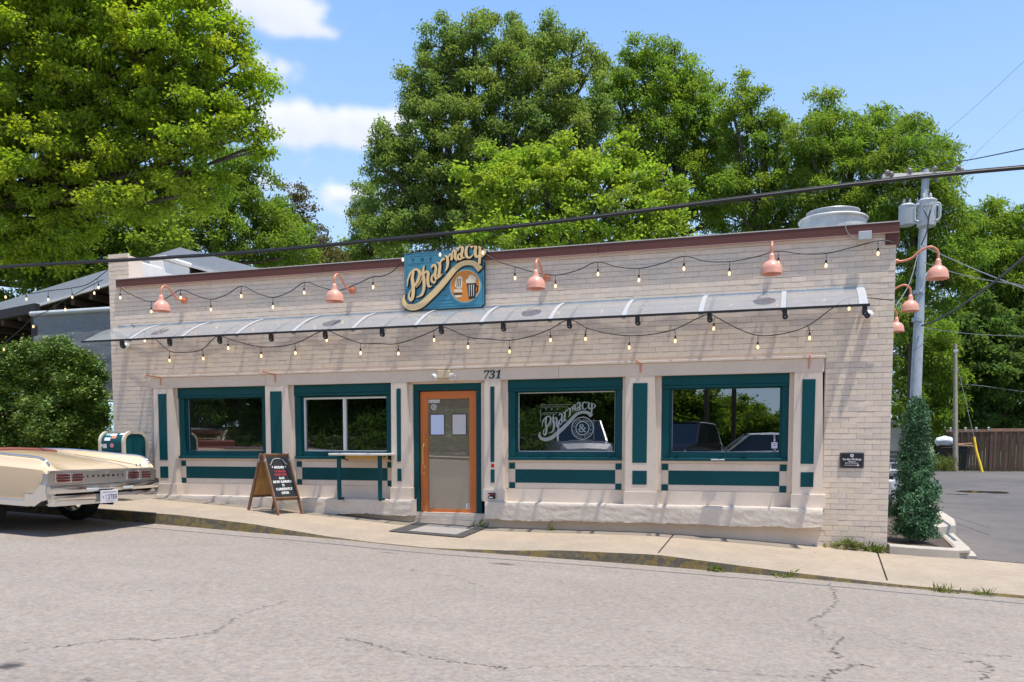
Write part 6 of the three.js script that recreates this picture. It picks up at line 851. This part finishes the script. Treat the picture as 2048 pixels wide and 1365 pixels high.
// ---------- poles, transformers, wires ----------
const topOfPole = at(1852, 340, 25.2);
{
  const root = at(1829, 850, 25.2); root.y = 0.13; const bot = at(1829, 850, 25.2), dir = topOfPole.clone().sub(bot), r0 = bot.clone().addScaledVector(dir, -(bot.y - 0.05) / dir.y);
  const p = thing('utility_pole', 'tall galvanised steel utility pole with crossarm and two transformers', 'utility pole', [r0.x, r0.y, r0.z]), o = (v) => v.clone().sub(r0);
  obj('pole', rod(V(0, -0.2, 0), o(topOfPole), 0.185, 0.10, 20), M.galv, p);
  const L = o(at(1766, 353, 25.05)), R = o(at(1906, 347, 25.05));
  const arm = obj('crossarm', bar(L, R, 0.10, 0.11), M.whitePaint, p);
  for (const [px, py] of [[1775, 350], [1783, 353], [1820, 346], [1870, 342], [1917, 340], [1923, 345]]) { const q = o(at(px, py, 25)); obj('insulator', lathe([[0, -0.02], [0.03, -0.02], [0.035, 0.02], [0.075, 0.03], [0.06, 0.06], [0.08, 0.075], [0.06, 0.105], [0.07, 0.12], [0.03, 0.16], [0, 0.16]], 12).translate(q.x, q.y - 0.02, q.z), std([0.22, 0.19, 0.19], 0.35), arm); }
  for (const [px, py] of [[1782, 362], [1810, 364], [1873, 360], [1901, 360]]) { const q = o(at(px, py, 25)); obj('insulator', cyl(0.035, 0.05, 0.16, 10).translate(q.x, q.y, q.z), std([0.1, 0.09, 0.09], 0.4), arm); }
  const tf = (px, y0, y1, d, r) => { const a = o(at(px, y1, d)), b = o(at(px, y0, d)), h = b.y - a.y; const t = obj('transformer', lathe([[0, 0], [r * 0.92, 0], [r, 0.02], [r, h - 0.05], [r * 1.05, h - 0.045], [r * 1.05, h - 0.01], [r * 0.8, h + 0.03], [0, h + 0.05]], 28).translate(a.x, a.y, a.z), M.greyPaint, p); obj('bushing', [0.35, -0.35].map((k) => lathe([[0.0, 0], [0.035, 0], [0.05, 0.03], [0.03, 0.06], [0.045, 0.09], [0.02, 0.17], [0, 0.17]], 10).translate(a.x + r * k, a.y + h + 0.03, a.z)), std([0.5, 0.46, 0.44], 0.3), t); return [t, a, h]; };
  tf(1813, 412, 452, 25.3, 0.225);
  const [t2, a2, h2] = tf(1853, 402, 454, 24.7, 0.25);
  for (const s of [-1, 1]) for (const k of [0.18, -0.05]) obj('cooling_tube', tube([V(a2.x + s * 0.22, a2.y + h2 * 0.82, a2.z + k), V(a2.x + s * 0.31, a2.y + h2 * 0.78, a2.z + k), V(a2.x + s * 0.33, a2.y + h2 * 0.5, a2.z + k), V(a2.x + s * 0.31, a2.y + h2 * 0.22, a2.z + k), V(a2.x + s * 0.22, a2.y + h2 * 0.16, a2.z + k)], 0.03, 20, 8), M.greyPaint, t2);
  obj('terminal', [-0.1, 0, 0.1].map((k) => cyl(0.028, 0.028, 0.08, 10).rotateX(Math.PI / 2).translate(a2.x + k, a2.y + h2 * 0.72, a2.z + 0.27)), std([0.4, 0.36, 0.34], 0.4), t2);
  obj('lead', tube([[1862, 420], [1858, 436], [1856, 455], [1850, 475], [1843, 490]].map(([x, y]) => o(at(x, y, 24.3))), 0.02, 20, 6), M.cable, p); obj('lead', tube([[1848, 420], [1854, 432], [1857, 440]].map(([x, y]) => o(at(x, y, 24.35))), 0.012, 10, 6), M.cable, p);
  const sl = obj('street_light', [tube([[1841, 585], [1846, 575], [1850, 555], [1862, 540]].map(([x, y]) => o(at(x, y, 25.0))), 0.035, 16, 8)], M.galv, p); const q = o(at(1868, 547, 25)); obj('lamp_housing', new THREE.SphereGeometry(0.2, 20, 12).scale(1, 0.55, 0.7).rotateZ(0.6).translate(q.x, q.y, q.z), M.greyPaint, sl);
  obj('band', [[1838, 585], [1836, 640]].map(([x, y]) => { const v = o(at(x, y, 25.2)); return cyl(0.165, 0.165, 0.12, 18).translate(v.x, v.y, v.z); }), M.galv, p);
  // second pole, of wood, with a guy wire
  const w0 = at(1912, 940, 35); const wp = thing('wooden_pole', 'short weathered wooden pole standing before the bins', 'utility pole', [w0.x, w0.y, w0.z]);
  const wt = at(1911, 688, 35).sub(w0); obj('pole', rod(V(0, -0.2, 0), wt, 0.105, 0.075, 14), M.poleWood, wp); obj('bracket', rbox(wt.x - 0.14, wt.x + 0.05, wt.y - 0.42, wt.y - 0.3, 0.05, 0.14, 0.02), M.greyPaint, wp);
  const gw = thing('guy_wire', 'guy wire with a yellow plastic guard running down from the wooden pole', 'guy wire', [w0.x, w0.y, w0.z]);
  const g0 = at(1916, 735, 35).sub(w0), g1 = at(1966, 949, 34).sub(w0), gm = g0.clone().lerp(g1, 0.66); obj('wire', rod(g0, g1, 0.012), M.wireGrey, gw); obj('guard', tube([gm, gm.clone().lerp(g1, 0.4).add(V(-0.03, 0, 0)), gm.clone().lerp(g1, 0.8), g1], 0.05, 16, 10), M.yellow, gw);
  // wires
  const wire = (name, label, pts, r, mat = M.cable) => { const P = pts.map(([x, y, d]) => at(x, y, d)), t = new THREE.CatmullRomCurve3(P); const g = obj(name, new THREE.TubeGeometry(t, 60, r, 6, false), mat, scene); tag(g, label, 'wire', 'overhead wires'); delete g.userData.group; return g; };
  const Zc = 3.0, cabP = [[-60, 541], [0, 535], [250, 521], [500, 505], [760, 481], [1000, 457], [1250, 427], [1500, 395], [1780, 361], [2048, 335], [2200, 321]].map(([x, y]) => onZ(x, y, Zc));
  cabP.unshift(V(cabP[0].x - 40, cabP[0].y + 3, Zc), V(cabP[0].x - 14, cabP[0].y + 1.0, Zc)); cabP.push(V(cabP[cabP.length - 1].x + 12, cabP[cabP.length - 1].y + 1.2, Zc), V(cabP[cabP.length - 1].x + 40, cabP[cabP.length - 1].y + 4, Zc));
  const cable = obj('overhead_cable', [tube(cabP, 0.0185, 160, 8), tube(cabP.map((p) => p.clone().add(V(0, 0.021, 0))), 0.006, 160, 5)], M.cable, scene); tag(cable, 'thick black overhead cable crossing the whole view along the street', 'cable');
  wire('overhead_wire', 'thin black wire running from the crossarm up to the right edge', [[1762, 365, 26], [1852, 337, 25], [1950, 318, 20], [2048, 298, 16], [2150, 276, 13]], 0.012);
  wire('overhead_wire', 'fine wire from the crossarm leaving to the left behind the tall trees', [[1400, 412, 31], [1600, 392, 28], [1766, 350, 25.1]], 0.012);
  wire('overhead_wire', 'heavy black service cable rising from the steel pole to the right edge', [[1844, 652, 25], [1880, 638, 22], [1940, 600, 18], [2000, 556, 15], [2048, 516, 13], [2120, 452, 11]], 0.026);
  wire('overhead_wire', 'upper of two pale wires running from the steel pole to the right edge', [[1846, 492, 25], [1880, 508, 22], [1960, 543, 18], [2048, 577, 15], [2140, 608, 13]], 0.011, M.wireGrey);
  wire('overhead_wire', 'lower of two pale wires running from the steel pole to the right edge', [[1848, 525, 25], [1890, 540, 22], [1960, 558, 18], [2048, 572, 16], [2140, 590, 14]], 0.009, M.wireGrey);
  wire('overhead_wire', 'wire slanting from the steel pole down to the side wall of the building', [[1838, 500, 24.9], [1822, 560, 20], [1806, 592, 17], [1792, 612, 14.5]], 0.010, M.wireGrey);
  wire('overhead_wire', 'thin wire looping below the heavy cable beside the steel pole', [[1862, 648, 23.5], [1855, 672, 24], [1845, 690, 24.6], [1826, 703, 24.9]], 0.008, M.wireGrey);
  wire('overhead_wire', 'faint wire crossing the sky at the upper right', [[2060, 112, 30], [1960, 205, 32], [1868, 285, 34]], 0.006, M.wireGrey);
  wire('overhead_wire', 'faint wire crossing the sky right of the crossarm', [[2060, 208, 26], [1985, 275, 25], [1922, 336, 25]], 0.006, M.wireGrey);
  wire('overhead_wire', 'thin wire crossing the dark trees at the height of the wooden pole top', [[1840, 655, 26], [1940, 668, 30], [2048, 673, 34], [2200, 676, 38]], 0.010, M.wireGrey);
  wire('overhead_wire', 'thin wire crossing the trees above the wooden fence', [[1880, 766, 38], [1960, 772, 38], [2048, 784, 38], [2200, 800, 38]], 0.014, M.wireGrey);
}
// ---------- fence, bins, shed ----------
{
  const F0 = at(1978, 940, 36.6), F1 = V(F0.x + 14, 0, F0.z - 0.4), FL = at(1890, 940, 37.4);
  const y = 0.16, f = thing('wooden_fence', 'brown wooden board fence with pale top rail at the back of the parking area', 'fence', [F0.x, y, F0.z]);
  const part = (a, b, h, n, cap) => { seed = 91 + n; const d = b.clone().sub(a); d.y = 0; const L = d.length(); d.normalize(); const s = V(-d.z, 0, d.x), w = L / n; const G = [0, 1, 2].map((k) => { const g = metreUV(flat(new THREE.BoxGeometry(w - 0.012, h, 0.02))); return g; }); const ang = Math.atan2(-d.z, d.x);
    for (let i = 0; i < n; i++) { const m = new THREE.Mesh(G[i % 3], M.fenceWood[Math.floor(rnd() * 3)]); m.name = 'board'; const p = a.clone().addScaledVector(d, (i + 0.5) * w).addScaledVector(s, (i % 2) * 0.012); m.position.set(p.x - F0.x, h / 2 + rr(-0.01, 0.01), p.z - F0.z); m.rotation.y = ang; m.castShadow = true; f.add(m); }
    const o = (v, yy) => V(v.x - F0.x, yy, v.z - F0.z); obj('top_rail', [bar(o(a, h + 0.05), o(b, h + 0.05), 0.05, 0.13)], M.railWood, f); for (let i = 0; i <= L; i += 2.4) { const p = a.clone().addScaledVector(d, Math.min(i, L)).addScaledVector(s, -0.07); obj('post', box(-0.05, 0.05, -0.1, h + 0.02, -0.05, 0.05).translate(p.x - F0.x, 0, p.z - F0.z), M.fenceWood[1], f); }
    if (cap) for (const k of cap) { const p = a.clone().addScaledVector(d, L * k); obj('post_cap', lathe([[0, 0.2], [0.045, 0.18], [0.06, 0.15], [0.03, 0.12], [0.05, 0.11], [0.05, 0], [0, 0]], 10).translate(p.x - F0.x, h, p.z - F0.z), M.greyPaint, f); } };
  part(F0, F1, 1.72, 96); part(V(FL.x, 0, FL.z), V(F0.x - 0.03, 0, F0.z - 0.02), 1.70, 14, [0.1, 0.45, 0.7, 0.98]);
  const bin = (label, px, d, c, lidOpen) => { const p = at(px, 940, d); const t = thing('wheeled_bin', label, 'bin', [p.x, 0.2, p.z]); t.rotation.y = -0.35; const g = new THREE.BoxGeometry(1, 1, 1), P = g.attributes.position; for (let i = 0; i < P.count; i++) { const k = P.getY(i) > 0 ? 1 : 0.78; P.setXYZ(i, P.getX(i) * 0.58 * k, P.getY(i) > 0 ? 0.98 : 0.06, P.getZ(i) * 0.62 * k); } g.computeVertexNormals(); obj('body', g, c, t); obj('rim', rbox(-0.32, 0.32, 0.94, 1.0, -0.34, 0.34, 0.02), c, t); obj('lid', lidOpen ? rbox(-0.32, 0.32, 1.0, 1.04, -0.36, 0.34, 0.015).rotateX(-0.12) : rbox(-0.31, 0.31, 1.001, 1.05, -0.34, 0.36, 0.02), c, t); for (const s of [-1, 1]) obj('wheel', cyl(0.1, 0.1, 0.06, 16).rotateZ(Math.PI / 2).translate(s * 0.24, 0.1, -0.27), M.rubber, t); return [t, p]; };
  const bm = std([0.03, 0.032, 0.036], 0.5), bn = std([0.05, 0.035, 0.028], 0.6);
  const [, p1] = bin('dark brown wheeled bin with a white bag on top, left of the wooden pole', 1893, 36.2, bn, true);
  bin('dark grey wheeled bin directly behind the wooden pole', 1922, 35.9, bm, false);
  const bag = thing('rubbish_bag', 'white plastic rubbish bag lying on the left bin', 'bag', [p1.x - 0.12, 1.24, p1.z]); seed = 95;
  const bg = new THREE.SphereGeometry(0.3, 24, 16), BP = bg.attributes.position; for (let i = 0; i < BP.count; i++) { const v = V(BP.getX(i), BP.getY(i), BP.getZ(i)), k = 1 + fbm(v.x * 6, v.y * 6, v.z * 6, 3) * 0.3; BP.setXYZ(i, v.x * k * 1.25, v.y * k * 0.75, v.z * k); } bg.computeVertexNormals(); obj('bag', bg.translate(0, 0.2, 0), std([0.62, 0.66, 0.72], 0.35), bag); obj('knot', [cyl(0.02, 0.06, 0.12, 8).rotateZ(-1.1).translate(0.36, 0.2, 0.05)], std([0.62, 0.66, 0.72], 0.35), bag);
  const bx = thing('cardboard', 'flattened cardboard lying on the lid of the grey bin', 'cardboard', [at(1925, 900, 35.9).x, 1.25, at(1925, 900, 35.9).z]); obj('sheet', [rbox(-0.4, 0.4, 0.0, 0.05, -0.25, 0.25, 0.01).rotateZ(-0.08), rbox(-0.3, 0.35, 0.06, 0.11, -0.2, 0.22, 0.01).rotateZ(0.05)], std([0.48, 0.30, 0.17], 0.8), bx);
  // grass round the bins
  seed = 97; const gr = new THREE.InstancedMesh(leafCluster(8, 0.2, 0.34, 0.03, 98, -1.6), LM.weed, 260), m4 = new THREE.Matrix4(); gr.name = 'grass'; for (let i = 0; i < 260; i++) { const p = at(rr(1858, 1908), 938, rr(34.6, 37)); m4.compose(V(p.x, 0.2 + rr(0, 0.35), p.z), new THREE.Quaternion().setFromEuler(new THREE.Euler(0, rr(0, 6), 0)), V(1, 1, 1).multiplyScalar(rr(0.7, 1.3))); gr.setMatrixAt(i, m4); const v = rr(0.7, 1.2); gr.setColorAt(i, new THREE.Color(v, v, v)); } scene.add(gr); gr.userData.kind = 'stuff'; tag(gr, 'tall bright grass growing to the left of the bins', 'grass');
  const sh = at(1792, 880, 44), s = thing('garden_shed', 'small white shed glimpsed between the building corner and the spruce', 'shed', [sh.x, 0.3, sh.z]); obj('wall', box(-1.2, 0.5, 0, 1.9, -1, 0), M.whitePaint, s); obj('roof', [bar(V(-0.35, 2.3, -0.5), V(0.75, 1.88, -0.5), 1.4, 0.06, V(0, 1, 0)), bar(V(-0.35, 2.3, -0.5), V(-1.45, 1.88, -0.5), 1.4, 0.06, V(0, 1, 0))], M.roofMetal, s);
  const wb = thing('timber_crate', 'low timber box standing before the white shed', 'crate', [at(1793, 900, 40).x, 0.22, at(1793, 900, 40).z]); for (let i = 0; i < 4; i++) obj('slat', box(-0.45, 0.45, 0.05 + i * 0.2, 0.2 + i * 0.2, 0, 0.03), M.poleWood, wb); obj('post', [box(-0.45, -0.37, 0, 1.0, -0.4, -0.001), box(0.37, 0.45, 0, 1.3, -0.4, -0.001)], M.poleWood, wb);
}
// ---------- what the windows mirror: the other side of the road ----------
{
  modernCar('parked_vehicle', 'dark grey off-road car parked across the road, mirrored in the right window', undefined, [-3.4, roadY(-3.4, 16.5), 16.5], 1.75, [0.03, 0.03, 0.035], true);
  modernCar('parked_vehicle', 'white car parked across the road, mirrored in the right window', undefined, [-0.9, roadY(-0.9, 16.8), 16.8], 2.95, [0.72, 0.73, 0.74], false);
  modernCar('parked_vehicle', 'silver car parked across the road, mirrored in the lettered window', undefined, [-7.0, roadY(-7, 16.5), 16.5], 1.2, [0.55, 0.55, 0.58], true);
  modernCar('parked_vehicle', 'black car parked across the road, mirrored in the lettered window', undefined, [-5.4, roadY(-5.4, 21), 21], 1.7, [0.02, 0.02, 0.025], false);
  // rough stone bank beyond the far pavement
  seed = 201; const bank = thing('stone_bank', 'rough stone bank with ivy beyond the far pavement, mirrored in the door', 'stone bank', [-23, 0.7, 30]);
  const sm = [std([0.12, 0.10, 0.08], 0.95), std([0.09, 0.078, 0.06], 0.95), std([0.16, 0.135, 0.10], 0.95)];
  for (let i = 0; i < 150; i++) { const g = new THREE.IcosahedronGeometry(rr(0.16, 0.34), 1), P = g.attributes.position; const ph = rnd() * 9; for (let k = 0; k < P.count; k++) { const v = V(P.getX(k), P.getY(k), P.getZ(k)), q = 1 + fbm(v.x * 3 + ph, v.y * 3, v.z * 3, 2) * 0.9; P.setXYZ(k, v.x * q * 1.3, v.y * q * 0.8, v.z * q); } g.computeVertexNormals(); const r = i % 4; g.translate(-12 + (i / 150) * 24 + rr(-0.3, 0.3), r * 0.3 + rr(-0.1, 0.1), r * 0.4 + rr(-0.2, 0.2)); obj('stone', g, sm[i % 3], bank); }
  const iv = new THREE.InstancedMesh(LEAF.broad, LM.dark, 1600), m4 = new THREE.Matrix4(); iv.name = 'ivy'; iv.userData.kind = 'stuff'; for (let i = 0; i < 1600; i++) { const r = rnd(); m4.compose(V(rr(-12, 12), 0.3 + r * 2.4, 0.1 + r * 2.6 + rr(-0.3, 0.3)), new THREE.Quaternion().setFromEuler(new THREE.Euler(rr(0, 6), rr(0, 6), rr(0, 6))), V(1, 1, 1).multiplyScalar(rr(0.7, 1.3))); iv.setMatrixAt(i, m4); const v = rr(0.5, 1.3); iv.setColorAt(i, new THREE.Color(v, v, v)); } bank.add(iv);
  const far = (label, x, z, h, R, mat, sd) => { seed = sd; const root = V(x, roadY(x, 27), z), lobes = []; for (let i = 0; i < 9; i++) lobes.push([V(x + rr(-R, R), h * rr(0.35, 1), z + rr(-R, R) * 0.6), R * rr(0.35, 0.55)]); tree('roadside_tree', label, 'tree', root, V(x, h * 0.5, z), 0.3, lobes, LEAF.broad, mat, { seed: sd, per: 26, puff: 0.5, gap: 0.85, dens: 3.5, size: 1.8 }); };
  far('wide dark tree across the road, mirrored in the left windows', -27, 37, 9, 6, LM.dark, 211); far('dark tree across the road far to the left, mirrored in the first window', -40, 38, 9, 7, LM.dark, 218); far('tall green tree across the road behind the stone bank', -17, 41, 10, 5, LM.mid, 212); far('dark green tree across the road left of the gap of sky', -11.5, 38, 8.0, 4.5, LM.dark, 213); far('low green tree across the road beneath the gap of sky', -3.2, 54, 3.4, 4, LM.mid, 214); far('low bushy tree across the road beside the gap of sky', -9.6, 44, 5.0, 3.6, LM.mid, 217); far('tall dark tree across the road right of the gap of sky', 3.4, 34, 10, 3.0, LM.dark, 215); far('dark tree across the road at the far right', 8, 38, 9, 5, LM.dark, 216);
  for (const [x, z, l] of [[-3.9, 31, 'dark wooden pole across the road, left of two mirrored in the right window'], [-2.75, 34, 'dark wooden pole across the road, right of two mirrored in the right window']]) { const p = thing('roadside_pole', l, 'utility pole', [x, 0.4, z]); obj('pole', rod(V(0, -0.5, 0), V(0, 9, 0), 0.14, 0.1, 12), M.bark, p); obj('crossarm', box(-1, 1, 8.2, 8.32, -0.06, 0.06), M.bark, p); }
  const h = thing('porch_house', 'pale house with a railed porch across the road, mirrored in the door glass', 'house', [-16, 2.6, 39]); obj('wall', box(-6, 6, -1, 3.4, 0.5, 6), std([0.42, 0.40, 0.34], 0.8), h); obj('roof', [bar(V(0, 5.6, 3), V(-7, 3.3, 3), 7.4, 0.15), bar(V(0, 5.6, 3), V(7, 3.3, 3), 7.4, 0.15)], M.fascia, h); obj('porch', [box(-6, 6, -0.2, 0, -2, 0.49), box(-6, 6, 2.7, 2.9, -2, 0.49)], M.whitePaint, h); for (let i = 0; i < 5; i++) obj('post', box(-5.9 + i * 2.9, -5.75 + i * 2.9, 0, 2.69, -1.95, -1.8), M.whitePaint, h); obj('railing', [box(-6, 6, 0.85, 0.93, -1.95, -1.88), ...Array.from({ length: 40 }, (_, i) => box(-5.9 + i * 0.3, -5.86 + i * 0.3, 0.0, 0.85, -1.94, -1.90))], M.whitePaint, h); for (const x of [-4, 0, 4]) obj('window', box(x - 0.6, x + 0.6, 0.9, 2.3, 0.44, 0.49), std([0.03, 0.035, 0.04], 0.1), h);
}
renderer.render(scene, camera);
